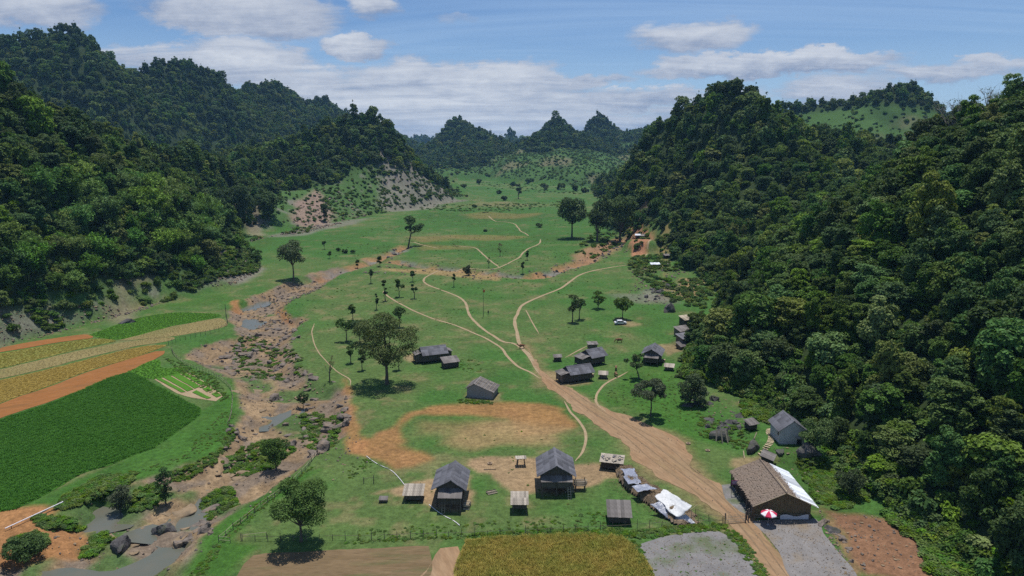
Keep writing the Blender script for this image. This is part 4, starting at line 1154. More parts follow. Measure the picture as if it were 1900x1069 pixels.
# rubble nobody could count
pts = []
for px, n in ((CREEK_PX[:-2], 2600), ([(395, 470), (450, 460), (485, 500), (430, 530), (330, 550), (330, 530), (400, 510)], 900), ([(0, 645), (0, 612), (100, 592), (220, 572), (300, 560), (270, 575), (120, 615)], 700),
              ([(560, 385), (620, 375), (680, 400), (600, 425), (540, 425)], 500), ([(700, 330), (760, 320), (840, 365), (870, 372), (800, 385), (720, 378)], 900), ([(430, 430), (560, 424), (640, 412), (560, 434), (470, 442)], 300),
              ([(1165, 560), (1172, 500), (1240, 490), (1300, 520), (1300, 560), (1200, 566)], 400), ([(1540, 955), (1660, 960), (1740, 1060), (1600, 1065)], 200), ([(1520, 945), (1545, 985), (1590, 1069), (1570, 1069), (1530, 985)], 160),
              ([(660, 500), (760, 485), (960, 505), (1080, 480), (1180, 430), (1170, 460), (1060, 505), (940, 522), (760, 512), (660, 512)], 500), ([(1290, 740), (1400, 740), (1400, 800), (1300, 800)], 160),
              ([(1400, 830), (1500, 830), (1530, 940), (1500, 900)], 120), ([(600, 840), (660, 800), (700, 860), (620, 900)], 90)):
    q = poly_points(px, n)
    pts.append(q)
pts = np.concatenate(pts)
s = 0.12 + 0.55 * rng.random(len(pts)) ** 3
s *= np.clip(pts[:, 1] / 260, 0.5, 2.6)
scatter('rubble', np.column_stack([pts, H(pts[:, 0], pts[:, 1])]), rng.uniform(0, 6.28, len(pts)), np.stack([s, s, s], 1), rng.integers(0, 5, len(pts)), STONES, 'loose grey and tan stones on the creek bed and hill feet', 'stones')
gs = np.concatenate([poly_points([(1192, 1012), (1250, 996), (1333, 990), (1368, 1016), (1405, 1083), (1214, 1083)], 1500), poly_points([(1400, 970), (1450, 967), (1508, 965), (1526, 992), (1560, 1034), (1586, 1083), (1486, 1083), (1442, 1022)], 1500),
                     poly_points(ROAD, 500)])
s = 0.03 + 0.10 * rng.random(len(gs)) ** 3
scatter('gravel_stones', np.column_stack([gs, H(gs[:, 0], gs[:, 1]) + 0.05]), rng.uniform(0, 6.28, len(gs)), np.stack([s, s, s], 1), rng.integers(0, 5, len(gs)), STONES, 'small loose stones on the gravel lots and dirt road', 'stones')
# ------------------------------------------------------------------ weeds (stuff)
W = []
for px, n, s0, s1 in (([(1195, 1012), (1330, 992), (1400, 1083), (1215, 1083)], 90, .08, .22), ([(760, 372), (900, 380), (1060, 372), (1060, 384), (900, 396), (760, 386)], 260, .5, 1.4), ([(880, 335), (1100, 345), (1100, 362), (900, 352)], 160, .6, 1.8),
                      ([(880, 992), (1000, 984), (1120, 980), (1180, 985), (1300, 975), (1345, 972), (1350, 982), (1200, 998), (1000, 997), (880, 1000)], 420, .2, .5),
                      ([(640, 1005), (880, 992), (880, 998), (640, 1010)], 90, .12, .3), ([(1345, 985), (1370, 985), (1440, 1085), (1415, 1085)], 200, .15, .38),
                      ([(1172, 1005), (1185, 1010), (1215, 1085), (1200, 1085)], 90, .2, .42),
                      ([(412, 850), (450, 830), (500, 815), (550, 830), (500, 870), (420, 880)], 420, .3, .65), ([(130, 915), (180, 885), (250, 880), (240, 900), (170, 925), (140, 945), (100, 945)], 420, .3, .75),
                      ([(60, 960), (130, 965), (150, 985), (90, 985)], 90, .4, .8), ([(20, 1010), (60, 990), (90, 1005), (60, 1030)], 90, .5, .9), ([(150, 1025), (195, 985), (200, 1005), (170, 1035)], 110, .4, .8),
                      ([(250, 910), (300, 900), (290, 940), (250, 950)], 110, .4, .8), ([(370, 930), (430, 905), (440, 935), (385, 965)], 170, .3, .7), ([(350, 1069), (410, 1000), (470, 940), (560, 880), (590, 860), (500, 935), (420, 1005), (380, 1069)], 260, .1, .3),
                      ([(300, 880), (400, 840), (430, 790), (440, 810), (400, 860), (330, 895)], 240, .15, .5), ([(150, 900), (330, 850), (420, 760), (440, 770), (400, 830), (300, 870)], 300, .08, .25),
                      ([(1480, 850), (1560, 860), (1620, 920), (1560, 945), (1520, 935)], 620, .25, .7), ([(1700, 960), (1790, 1000), (1800, 1069), (1740, 1069)], 380, .6, 1.3),
                      ([(1640, 950), (1700, 960), (1700, 1000), (1660, 970)], 120, .6, 1.2),
                      ([(1110, 740), (1180, 690), (1260, 700), (1300, 770), (1290, 800), (1180, 760)], 260, .1, .26), ([(1290, 760), (1390, 800), (1400, 840), (1300, 810)], 160, .2, .5),
                      ([(640, 860), (690, 850), (690, 880), (650, 890)], 50, .12, .28), ([(845, 668), (885, 665), (900, 690), (860, 690), (835, 680)], 60, .15, .32), ([(850, 740), (915, 745), (910, 750), (850, 748)], 70, .2, .45),
                      ([(430, 640), (470, 620), (560, 660), (560, 700), (440, 700)], 220, .3, .8), ([(560, 770), (640, 760), (620, 830), (560, 830)], 140, .3, .8), ([(1380, 740), (1470, 770), (1440, 790), (1380, 770)], 120, .5, 1.2),
                      ([(660, 985), (1130, 950), (1130, 985), (660, 1005)], 260, .1, .3), ([(300, 660), (400, 700), (428, 740), (410, 745), (330, 690)], 300, .15, .45)):
    q = poly_points(px, n)
    W.append(np.column_stack([q, rng.uniform(s0, s1, n)]))
n = 9000       # weeds dotted over the whole pasture
q = poly_points([(440, 620), (560, 470), (760, 400), (900, 360), (1000, 360), (1050, 420), (1180, 500), (1260, 600), (1240, 700), (1300, 830), (1300, 960), (660, 1000), (660, 820), (560, 640)], n)
keep = (fbm(q[:, 0], q[:, 1], 30, 4, 151) > 0.02) & (sdist(q[:, 0], q[:, 1], [tuple(p[:2]) for p in PM(ROAD)]) < -1)
q = q[keep]
W.append(np.column_stack([q, (0.07 + 0.28 * rng.random(len(q)) ** 3) * np.clip(q[:, 1] / 260, 0.7, 1.3)]))
W = np.concatenate(W)
scatter('weeds', np.column_stack([W[:, :2], H(W[:, 0], W[:, 1]) - 0.05]), rng.uniform(0, 6.28, len(W)), np.column_stack([W[:, 2], W[:, 2], W[:, 2] * 0.6]), rng.integers(0, 4, len(W)), SHRUB_P, 'low green weeds along fences, banks and pasture', 'weeds')
# scrub crowding the feet of the hills
S = []
for px, n, s0, s1 in (([(0, 560), (150, 535), (300, 505), (420, 470), (482, 478), (478, 505), (350, 550), (270, 566), (120, 610), (0, 643)], 1500, .4, 1.3),
                      ([(430, 430), (560, 421), (700, 398), (868, 365), (840, 350), (760, 318), (680, 318), (560, 335), (490, 370)], 2600, .6, 1.9),
                      ([(1262, 700), (1400, 742), (1490, 805), (1560, 868), (1700, 985), (1800, 1069), (1880, 1069), (1640, 880), (1440, 720), (1285, 630)], 1500, .5, 1.5),
                      ([(1165, 500), (1180, 455), (1240, 440), (1250, 480), (1330, 545), (1300, 590), (1250, 560)], 420, .5, 1.5),
                      ([(1060, 470), (1110, 430), (1180, 420), (1170, 450), (1090, 485)], 200, .5, 1.5)):
    q = poly_points(px, n)
    kk = fbm(q[:, 0], q[:, 1], 25, 3, 157) > -0.25
    q = q[kk]
    S.append(np.column_stack([q, rng.uniform(s0, s1, len(q))]))
S = np.concatenate(S)
scatter('foot_scrub', np.column_stack([S[:, :2], H(S[:, 0], S[:, 1]) - 0.1]), rng.uniform(0, 6.28, len(S)), np.column_stack([S[:, 2], S[:, 2], S[:, 2] * .9]), rng.integers(0, 8, len(S)), SHRUB_F + SHRUB_P, 'tangled green scrub crowding the feet of the hills', 'scrub')
print('rocks', round(time.time() - _T0, 1))
# ------------------------------------------------------------------ lone trees of the valley
def tree_np(h, cw, cb, seed, leaf, n_leaf, n_lobe=14, lean=(0, 0), sparse=0.0, trunk_r=None, bare=False, cone=0.0):
    rg = np.random.default_rng(seed)
    tr = trunk_r or max(0.06, h * 0.02)
    c0 = np.array([lean[0], lean[1], h * (cb + (1 - cb) * 0.5)])
    rz = h * (1 - cb) * 0.5
    lob = []
    for i in range(n_lobe):
        for _ in range(30):
            p = rg.uniform(-1, 1, 3)
            if (p ** 2).sum() < 1: break
        k = 0.66 + 0.16 * sparse
        wz = 1.0 - cone * (p[2] * 0.5 + 0.5)
        r = cw * 0.5 * rg.uniform(0.26, 0.44) * (1 - 0.40 * sparse) * (0.75 + 0.25 * wz)
        lob.append((c0[0] + p[0] * cw * 0.5 * k * wz, c0[1] + p[1] * cw * 0.5 * k * wz, c0[2] + p[2] * rz * 0.78, r, r, r * rg.uniform(0.62, 0.85)))
    fork = np.array([lean[0] * .55, lean[1] * .55, h * (cb * 0.85 + 0.08)])
    parts = [tube([(0, 0, -0.6), (lean[0] * .06, lean[1] * .06, h * .06), fork * np.array([.5, .5, .55]) + rg.normal(size=3) * tr * .4, fork], [tr * 1.6, tr * 1.1, tr * .9, tr * .75], 8)]
    for (x, y, z, r, *_r) in lob[:12]:
        e = np.array([x, y, z]); m = fork * .45 + e * .55 + np.array([0, 0, -0.08 * h * rg.random()])
        parts.append(tube([fork + (0, 0, -tr), m, e], [tr * .5, tr * .28, tr * .08], 5))
        if bare:
            for k in range(7):
                q = e + rg.normal(size=3) * r * .9 + np.array([0, 0, r * .4])
                parts.append(tube([m * .4 + e * .6, (e + q) / 2, q], [tr * .12, tr * .08, tr * .03], 3))
    T = join(parts)
    if bare: n_leaf = max(40, n_leaf // 12)
    L = leaf_cloud(lob, n_leaf, leaf, rg, up=0.4, shell=(0.62, 1.1))
    return T, L
M_LEAF_G = leaf_mat('grey_green_leaf', (0.064, 0.088, 0.045), (0.080, 0.108, 0.055), (0.10, 0.125, 0.06))
M_LEAF_D = leaf_mat('dark_leaf', (0.044, 0.076, 0.027), (0.055, 0.094, 0.032), (0.07, 0.11, 0.036))
M_LEAF_Y = leaf_mat('dry_leaf', (0.19, 0.16, 0.08), (0.16, 0.15, 0.07), (0.2, 0.18, 0.09))
def _paleb(n):
    surf(n, (0.24, 0.215, 0.19), .9)
M_PALEB = pmat('pale_bark', _paleb)
LM = {'v': M_LEAF_V, 'g': M_LEAF_G, 'd': M_LEAF_D, 'y': M_LEAF_Y, 'w': M_WEED}
def lone(u, v, top, wpx, label, name='valley_tree', cat='tree', cb=0.35, lobes=14, lean=(0, 0), sparse=0.0, leafm='v', bare=False, group=None, p=None, lscale=1.0, cone=0.0, tr=None, dens=1.0):
    p = p if p is not None else P(u, v)
    h = dpt(u, top, p.y)[2] - p.z
    mp = mpp(p.y)
    cw = wpx * mp
    leaf = max(0.17, 1.7 * mp) * lscale
    n = int(min(11000, max(420, lobes * 5.2 * (cw * 0.17) ** 2 / leaf ** 2)) * dens)
    T, (lv, lq, ls) = tree_np(h, cw, cb, int(u * 7 + v), leaf, n, lobes, (lean[0] * mp, lean[1] * mp), sparse, tr, bare, cone)
    t = thing(name, label, cat, p, 0, group)
    link('trunk', mesh_np('trunk', *T, M_BARK, True), t)
    link('crown', mesh_np('crown', lv, lq, LM[leafm], False, {'shade': ('FACE', 'FLOAT', ls)}), t)
    return t
lone(718, 713, 572, 132, 'tallest broad spreading tree with open crown beside the long dark house', cb=.20, lobes=40, sparse=.75, tr=.42)
lone(559, 1005, 893, 128, 'broad crowned tree growing beside the corner of the near fence', cb=.24, lobes=22, sparse=.5, tr=.22)
lone(545, 521, 447, 60, 'lone round crowned tree with bare trunk at the head of the creek', cb=.36, lobes=18, leafm='g')
lone(757, 458, 390, 50, 'leaning tree with crooked trunk on the dark outcrop', cb=.40, lobes=13, lean=(12, 0), sparse=.5)
lone(1061, 442, 361, 66, 'large dark tree standing alone at the wood edge by the gully', cb=.30, lobes=20, leafm='d')
lone(1207, 773, 704, 78, 'spreading tree with thin bare trunk on the lush patch beside the road', cb=.42, lobes=17, sparse=.7, leafm='g')
lone(1186, 703, 648, 46, 'thin leaning tree with sparse grey green leaves by the narrow path', cb=.30, lobes=12, lean=(-10, 0), sparse=.9, leafm='g')
lone(1062, 598, 545, 34, 'left of two trunks in the twin tree group on the pasture', cb=.35, lobes=12)
lone(1075, 593, 548, 30, 'slimmer tree of the twin tree group on the pasture', cb=.35, lobes=10)
lone(1110, 573, 536, 30, 'dense low tree by the orange bare patch on the pasture', cb=.10, lobes=12)
lone(1155, 592, 552, 46, 'low spreading shade tree above the parked white car', cb=.38, lobes=14)
lone(643, 634, 588, 42, 'small flat topped tree in the grove beside the tallest tree', cb=.42, lobes=10, sparse=.4)
lone(668, 637, 592, 44, 'bushy tree in the grove between the flat topped tree and the tallest tree', cb=.25, lobes=12)
lone(655, 594, 562, 22, 'small tree behind the grove beside the tallest tree', cb=.3, lobes=8)
lone(742, 606, 567, 32, 'rounded tree standing behind the crown of the tallest tree', cb=.32, lobes=12)
lone(651, 674, 630, 21, 'narrow oval tree in front of the grove', cb=.22, lobes=10, leafm='d')
lone(672, 687, 647, 20, 'narrow oval tree with dark crown close to the tallest tree', cb=.28, lobes=10, leafm='d')
lone(740, 686, 650, 24, 'small tree half hidden under the tallest tree beside the long house', cb=.3, lobes=8)
for (u, v, t, w_, lab) in ((688, 526, 494, 12, 'slim young tree on the pasture by the dry gully bank'), (715, 559, 516, 14, 'slim young tree at the upper end of the long footpath'),
                           (741, 551, 514, 24, 'round topped young tree between the slim pasture trees'), (769, 554, 516, 13, 'slim dark young tree, nearer of a close pair'),
                           (766, 523, 499, 13, 'slim dark young tree, farther of a close pair'), (699, 575, 542, 12, 'slim young tree standing alone below the footpath end'),
                           (842, 532, 505, 9, 'thin young tree beside the winding footpath'), (664, 498, 478, 11, 'small dark tree on the near bank of the upper gully'),
                           (705, 495, 471, 16, 'dark bushy tree at the foot of the outcrop'), (978, 483, 460, 8, 'thin sapling beside the far footpath bend'), (970, 508, 484, 8, 'thin sapling on the gully bank'),
                           (602, 463, 444, 8, 'slim sapling on the far pasture'), (612, 480, 466, 10, 'small shrubby tree by the faint track')):
    lone(u, v, t, w_, lab, cb=.22, lobes=7, leafm='d' if w_ < 20 else 'v', name='young_tree')
lone(868, 511, 490, 22, 'rounded bush beside the footpath at the gully', cb=.05, lobes=9, name='bush', cat='bush', leafm='g')
for (u, v, t, w_, lab) in ((928, 476, 450, 12, 'leafless thin tree on the far pasture'), (907, 497, 473, 8, 'leafless sapling at the fork of the footpaths'), (612, 708, 650, 24, 'leafless tan tree on the creek bank')):
    lone(u, v, t, w_, lab, cb=.25, lobes=8, leafm='y', bare=True, name='bare_tree', sparse=.8)
for (u, v, t, w_, lab, lm) in ((308, 938, 862, 42, 'dense dark rounded tree leaning over the creek bank', 'd'), (224, 952, 893, 52, 'grey green bushy tree beside the muddy pool', 'g'),
                               (513, 872, 803, 62, 'large dense bush on the weedy island in the creek', 'v'), (48, 1046, 992, 76, 'low dark bush on the orange earth mound', 'd'),
                               (563, 760, 729, 26, 'small flat topped tree on the rocks above the creek pool', 'd'), (1280, 752, 690, 62, 'pale leafed rounded tree at the shaded forest edge', 'g'),
                               (1300, 755, 712, 40, 'small round tree tucked against the shaded forest edge', 'g')):
    lone(u, v, t, w_, lab, cb=.04 if w_ > 30 else .4, lobes=18, leafm=lm, name='bank_tree')
lone(962, 369, 335, 16, 'tall slim tree standing on the far valley floor', cb=.12, lobes=10, cone=.5, leafm='g')
for (u, v, w_, h_) in ((935, 372, 16, 9), (905, 330, 14, 8), (1010, 352, 22, 10), (1040, 352, 24, 12), (1065, 355, 20, 11), (1085, 358, 18, 10), (880, 386, 12, 6), (1000, 422, 18, 6), (925, 360, 12, 7), (1130, 365, 22, 12), (950, 345, 18, 8),
                       (890, 340, 16, 8), (860, 350, 18, 8), (985, 340, 20, 8), (640, 470, 14, 8), (655, 470, 12, 6), (628, 466, 10, 6), (900, 430, 8, 4)):
    lone(u, v, v - h_, w_, 'low green bush on the far valley floor', cb=.02, lobes=7, name='bush', cat='bush', group='bushes on the far valley floor')
# bigger trees in the skirts of the woods
for (u, v, t, w_, lab, lm) in ((440, 425, 328, 84, 'huge dark tree in the shady corner between the two hills', 'd'), (500, 420, 345, 60, 'dark ivy clad tree beside the bare earth slope', 'd'), (602, 410, 372, 18, 'single dark tree on the reddish scree slope', 'd'),
                               (1108, 448, 352, 58, 'tall dark tree behind the lone wood edge tree', 'd'), (1150, 452, 345, 70, 'broad dark tree at the wood edge above the gully', 'v'), (475, 490, 462, 32, 'small tree at the rocky tip of the hill foot', 'v'),
                               (1420, 560, 498, 76, 'pale silvery leafed tree high on the shaded slope', 'g'), (1512, 838, 770, 66, 'leafy tree beside the white house', 'v'), (1550, 830, 775, 60, 'leafy tree on the slope behind the white house', 'v'),
                               (1575, 920, 870, 60, 'shrubby tree above the orange pit corner', 'g')):
    lone(u, v, t, w_, lab, cb=.12, lobes=20, leafm=lm, name='wood_edge_tree')
for (u, D, h_) in ((1738, 262, 15), (1772, 250, 17), (1800, 243, 14), (1835, 232, 14)):
    x_, y_, _z = dpt(u, 200, D)
    p_ = Vector((x_, y_, H1(x_, y_)))
    T, (lv, lq, ls) = tree_np(h_, h_ * .9, .3, int(u), .25, 3000, 12, (0, 0), .8, .42, True)
    t = thing('bare_tree', 'pale nearly leafless tree on the ridge skyline', 'tree', p_, 0, 'pale bare trees on the ridge')
    link('trunk', mesh_np('trunk', *T, M_PALEB, True), t)
    link('crown', mesh_np('crown', lv, lq, M_LEAF_G, False, {'shade': ('FACE', 'FLOAT', ls)}), t)
print('trees', round(time.time() - _T0, 1))
# ------------------------------------------------------------------ building kit
class MB:
    """collects shapes for one mesh"""
    def __init__(self): self.v, self.f = [], []
    def add(self, v, f):
        o = len(self.v)
        self.v += [tuple(x) for x in v]; self.f += [tuple(i + o for i in q) for q in f]
        return self
    def box(self, c, s, rot=None):
        x, y, z = (k / 2 for k in s)
        v = [Vector((a, b, d)) for d in (-z, z) for b in (-y, y) for a in (-x, x)]
        if rot is not None: v = [rot @ q for q in v]
        c = Vector(c)
        return self.add([q + c for q in v], [(0, 2, 3, 1), (4, 5, 7, 6), (0, 1, 5, 4), (2, 6, 7, 3), (0, 4, 6, 2), (1, 3, 7, 5)])
    def bar(self, a, b, w_, t=None):
        """square bar from a to b"""
        a, b = Vector(a), Vector(b); d = b - a; L = d.length
        if L < 1e-6: return self
        return self.box((a + b) / 2, (w_, t or w_, L), d.to_track_quat('Z', 'Y').to_matrix())
    def pole(self, a, b, r0, r1=None, n=6):
        r1 = r0 if r1 is None else r1
        a, b = Vector(a), Vector(b); m = (b - a).to_track_quat('Z', 'Y').to_matrix()
        v = [a + m @ Vector((math.cos(2 * math.pi * k / n) * r0, math.sin(2 * math.pi * k / n) * r0, 0)) for k in range(n)]
        v += [b + m @ Vector((math.cos(2 * math.pi * k / n) * r1, math.sin(2 * math.pi * k / n) * r1, 0)) for k in range(n)]
        f = [(k, (k + 1) % n, n + (k + 1) % n, n + k) for k in range(n)] + [tuple(range(n))[::-1], tuple(range(n, 2 * n))]
        return self.add(v, f)
    def poly(self, pts, thick):
        """flat polygon (list of 3-D points) thickened along its normal"""
        p = [Vector(q) for q in pts]; nn = (p[1] - p[0]).cross(p[2] - p[0]).normalized() * thick / 2; k = len(p)
        return self.add([q + nn for q in p] + [q - nn for q in p], [tuple(range(k)), tuple(range(2 * k - 1, k - 1, -1))] + [(i, k + i, k + (i + 1) % k, (i + 1) % k) for i in range(k)])
    def mesh(self, name, mat, smooth=False):
        me = bpy.data.meshes.new(name); me.from_pydata(self.v, [], self.f)
        if smooth: me.polygons.foreach_set('use_smooth', [True] * len(me.polygons))
        me.materials.append(mat); me.update()
        return me
    def build(self, name, mat, parent=None, smooth=False):
        return link(name, self.mesh(name, mat, smooth), parent)
def wood_mat(name, c1, c2, scale=(1, 1, .25), rough=0.85, sc_=5.0):
    def b(n):
        tc_ = n.n('ShaderNodeTexCoord').outputs['Object']
        pos = n.n('ShaderNodeMapping', ins={0: tc_, 3: scale}).outputs[0]
        oi = n.n('ShaderNodeObjectInfo').outputs['Random']
        a = n.noise(pos, sc_, 5, 0.65)
        c = n.mix(n.mapr(a, 0.3, 0.7), c1, c2)
        k = n.mapr(oi, 0, 1, 0.66, 1.28)
        c = n.mix(1.0, c, n.n('ShaderNodeCombineColor', ins={0: k, 1: k, 2: k}).outputs[0], 'MULTIPLY')
        surf(n, c, rough, a, 0.4, 0.02, 0.2)
    return pmat(name, b)
M_WOOD = wood_mat('old_wood', (0.075, 0.060, 0.048), (0.165, 0.140, 0.115))
M_WOODP = wood_mat('pale_wood', (0.26, 0.215, 0.155), (0.40, 0.34, 0.26))
M_BAMBOO = wood_mat('dry_bamboo', (0.38, 0.295, 0.175), (0.50, 0.41, 0.27))
M_TILE = wood_mat('grey_fibre_cement', (0.095, 0.095, 0.110), (0.160, 0.160, 0.178), (1, 1, 1), .8, 1.6)
M_TILEB = wood_mat('brown_grey_boards', (0.130, 0.115, 0.106), (0.20, 0.182, 0.172), (1, 1, 1), .85, 1.6)
M_PLANKR = wood_mat('weathered_roof_plank', (0.24, 0.205, 0.165), (0.42, 0.37, 0.31), (1, 1, 1), .85, 2.5)
M_METAL = wood_mat('bright_sheet_metal', (0.56, 0.59, 0.64), (0.70, 0.73, 0.78), (1, 1, 1), .5, 1.0)
M_BRICK = wood_mat('grey_render', (0.20, 0.185, 0.175), (0.255, 0.235, 0.225), (1, 1, 1), .9, .9)
M_WHITEW = wood_mat('whitewash', (0.36, 0.345, 0.345), (0.46, 0.44, 0.435), (1, 1, 1), .9, .8)
M_DARK = wood_mat('dark_boards', (0.035, 0.030, 0.026), (0.075, 0.062, 0.052))
def corrugated(name, w_, l, waves, amp, mat):
    """one roofing sheet in the XY plane, x across 0..w, y down 0..-l"""
    nx = waves * 4
    xs = np.linspace(0, w_, nx + 1); zs = amp * np.sin(np.arange(nx + 1) * math.pi / 2)
    V = [(x, 0, z) for x, z in zip(xs, zs)] + [(x, -l, z) for x, z in zip(xs, zs)]
    Fq = [(k, nx + 1 + k, nx + 2 + k, k + 1) for k in range(nx)]
    b = MB().add(V, Fq)
    b.add([(0, -l, -.03), (w_, -l, -.03), (w_, -l, 0), (0, -l, 0)], [(0, 1, 2, 3)])
    return b.mesh(name, mat, False)
SHEETS = {}
def roof_slope(roof, a, b, c, d, sw, sl, mat, key, waves=5, amp=0.022, jit=0.012):
    """lay overlapping sheets over the slope with top edge a->b and bottom edge d->c"""
    a, b, c, d = map(Vector, (a, b, c, d))
    W_, L_ = (b - a).length, (d - a).length
    nx, ny = max(1, round(W_ / sw)), max(1, round(L_ / sl))
    sw, sl = W_ / nx, L_ / ny
    kk = (key, round(sw, 2), round(sl, 2))
    if kk not in SHEETS: SHEETS[kk] = corrugated('roof_sheet', sw * 1.03, sl * 1.08, waves, amp, mat)
    ex = (b - a).normalized(); ey = (a - d).normalized(); ez = ex.cross(ey).normalized()
    rot = Matrix((ex, ey, ez)).transposed()
    for j in range(ny):
        for i in range(nx):
            o = bpy.data.objects.new('roof_sheet', SHEETS[kk]); COL.objects.link(o); o.parent = roof
            lift = 0.035 + 0.012 * (j % 2) + 0.006 * (i % 2) + random.uniform(0, jit)
            tilt = Matrix.Rotation(R(0.9) + random.uniform(-.006, .01), 3, 'X') @ Matrix.Rotation(random.uniform(-.012, .012), 3, 'Z')
            o.matrix_local = Matrix.Translation(a + ex * (i * sw) - ey * (j * sl) + ez * (lift + (ny - 1 - j) * 0.0)) @ (rot @ tilt).to_4x4()
def plank_wall(mb, a, b, z0, z1, t=0.04, pw=0.22, gap=0.012, top=None):
    """upright planks along the line a->b (2-D); top(t) gives the upper end"""
    a, b = Vector((*a, 0)), Vector((*b, 0)); d = b - a; L = d.length; n = max(1, int(L / pw)); d.normalize()
    ang = math.atan2(d.y, d.x); rot = Matrix.Rotation(ang, 3, 'Z')
    for i in range(n):
        t0 = (i + .5) / n
        zt = (top(t0) if top else z1) - random.uniform(0, .03)
        c = a + d * (L * t0)
        mb.box((c.x, c.y, (z0 + zt) / 2 + random.uniform(-.01, .01)), (L / n - gap, t + random.uniform(0, .015), zt - z0), rot)
def house(name, label, loc, rz, wl, wr, length, zf, ze, zr, stilts=True, wall=None, roof=None, over=(.5, .5, .6), porch=None, back_porch=None, sheet=(1.0, 1.25), group=None, ridge_cap=True, solid=False, zer=None, inset=0.45):
    """gable house; ridge along local Y, front gable at y = 0 facing -Y, length towards +Y; x = 0 under the ridge"""
    wall = wall or M_WOOD; roofm = roof or M_TILE
    h = thing(name, label, 'house', loc, rz, group)
    ol, of, ob = over[0], over[1], over[2]
    zer = ze if zer is None else zer
    sl_l, sl_r = (zr - ze) / wl, (zr - zer) / wr
    # posts
    if stilts:
        for yy in np.linspace(0.15, length - .15, 4):
            for xx in (-wl + inset, -0.05, wr - inset):
                MB().pole((xx, yy, -0.8), (xx, yy, zf + (ze - zf) * .9), .11, .09, 6).build('post', M_WOOD, h)
        fl = MB()
        for k in range(int(length / .3)): fl.box((0.5 * (wr - wl), .15 + k * .3, zf), (wl + wr - 2 * inset + .3, .27, .07))
        fl.build('floor', M_WOOD, h)
    xl, xr = -wl + inset, wr - inset
    gtop = lambda x: (zr - sl_l * -x if x < 0 else zr - sl_r * x) - .10
    def wallm(nm, a, b, top=None):
        m_ = MB()
        if solid:
            A, B = Vector((*a, 0)), Vector((*b, 0))
            pts = [(a[0], a[1], -.6), (b[0], b[1], -.6)]
            if top:
                pts += [(b[0], b[1], top(1))]
                if a[1] == b[1] and a[0] * b[0] < 0: pts += [(0, a[1], gtop(0))]
                pts += [(a[0], a[1], top(0))]
            else: pts += [(b[0], b[1], ze), (a[0], a[1], ze)]
            m_.poly(pts, .16)
        else:
            plank_wall(m_, a, b, zf - .05, ze - .05, top=top)
        return m_.build(nm, wall, h)
    wallm('wall', (xl, 0), (xr, 0), lambda t: gtop(xl + (xr - xl) * t))
    wallm('wall', (xl, length), (xr, length), lambda t: gtop(xl + (xr - xl) * t))
    wallm('wall', (xl, 0.05), (xl, length - .05), lambda t: gtop(xl))
    wallm('wall', (xr, 0.05), (xr, length - .05), lambda t: gtop(xr))
    # roof: frame with sheets
    fr = MB()
    fr.pole((0, -of, zr - .08), (0, length + ob, zr - .08), .06)
    for yy in np.linspace(-of + .1, length + ob - .1, 5):
        fr.bar((0, yy, zr - .06), (-wl - ol, yy, zr - sl_l * (wl + ol) - .06), .07); fr.bar((0, yy, zr - .06), (wr + ol, yy, zr - sl_r * (wr + ol) - .06), .07)
    if ridge_cap:
        fr.poly([(-.2, -of - .05, zr - .2 * sl_l + .09), (-.2, length + ob, zr - .2 * sl_l + .09), (0, length + ob, zr + .12), (0, -of - .05, zr + .12)], .03)
        fr.poly([(.2, -of - .05, zr - .2 * sl_r + .09), (0, -of - .05, zr + .12), (0, length + ob, zr + .12), (.2, length + ob, zr - .2 * sl_r + .09)], .03)
    rf_ = fr.build('roof', roofm, h)
    roof_slope(rf_, (0, length + ob, zr), (0, -of, zr), (-wl - ol, -of, zr - sl_l * (wl + ol)), (-wl - ol, length + ob, zr - sl_l * (wl + ol)), *sheet, roofm, name + roofm.name)
    roof_slope(rf_, (0, -of, zr), (0, length + ob, zr), (wr + ol, length + ob, zr - sl_r * (wr + ol)), (wr + ol, -of, zr - sl_r * (wr + ol)), *sheet, roofm, name + roofm.name)
    for pc, s in ((porch, -1), (back_porch, 1)):
        if not pc: continue
        depth, zt, zb, x0, x1, closed = pc          # pent roof beyond the gable
        y0 = 0.12 if s < 0 else length - .12
        y1 = -depth if s < 0 else length + depth
        pf = MB()
        for xx in np.linspace(x0 + .1, x1 - .1, 4): pf.bar((xx, y0, zt - .07), (xx, y1, zb - .07), .06)
        pr = pf.build('porch_roof', M_WOOD, h)
        if s < 0: roof_slope(pr, (x0, y0, zt), (x1, y0, zt), (x1, y1, zb), (x0, y1, zb), *sheet, roofm if roofm is not M_TILE else M_TILEB, name + 'p')
        else: roof_slope(pr, (x1, y0, zt), (x0, y0, zt), (x0, y1, zb), (x1, y1, zb), *sheet, roofm if roofm is not M_TILE else M_TILEB, name + 'p')
        ye = y1 * 1.0 + (.35 if s < 0 else -.35)
        for xx in (x0 + .25, 0.5 * (x0 + x1), x1 - .25): MB().pole((xx, ye, -0.8), (xx, ye, zb - .05), .09, .08).build('post', M_WOOD, h)
        if closed:
            m_ = MB(); plank_wall(m_, (x0 + .3, ye - .08 * s), (x1 - .3, ye - .08 * s), zf - .1 if stilts else -.3, zb - .12); m_.build('wall', wall, h)
            for xx in (x0 + .3, x1 - .3):
                m_ = MB(); plank_wall(m_, (xx, min(ye, y0)), (xx, max(ye, y0)), zf - .1 if stilts else -.3, zb - .05); m_.build('wall', wall, h)
            fl = MB().box((.5 * (x0 + x1), .5 * (ye + y0), zf if stilts else .1), (x1 - x0 - .5, abs(ye - y0), .08)); fl.build('floor', M_WOOD, h)
    return h
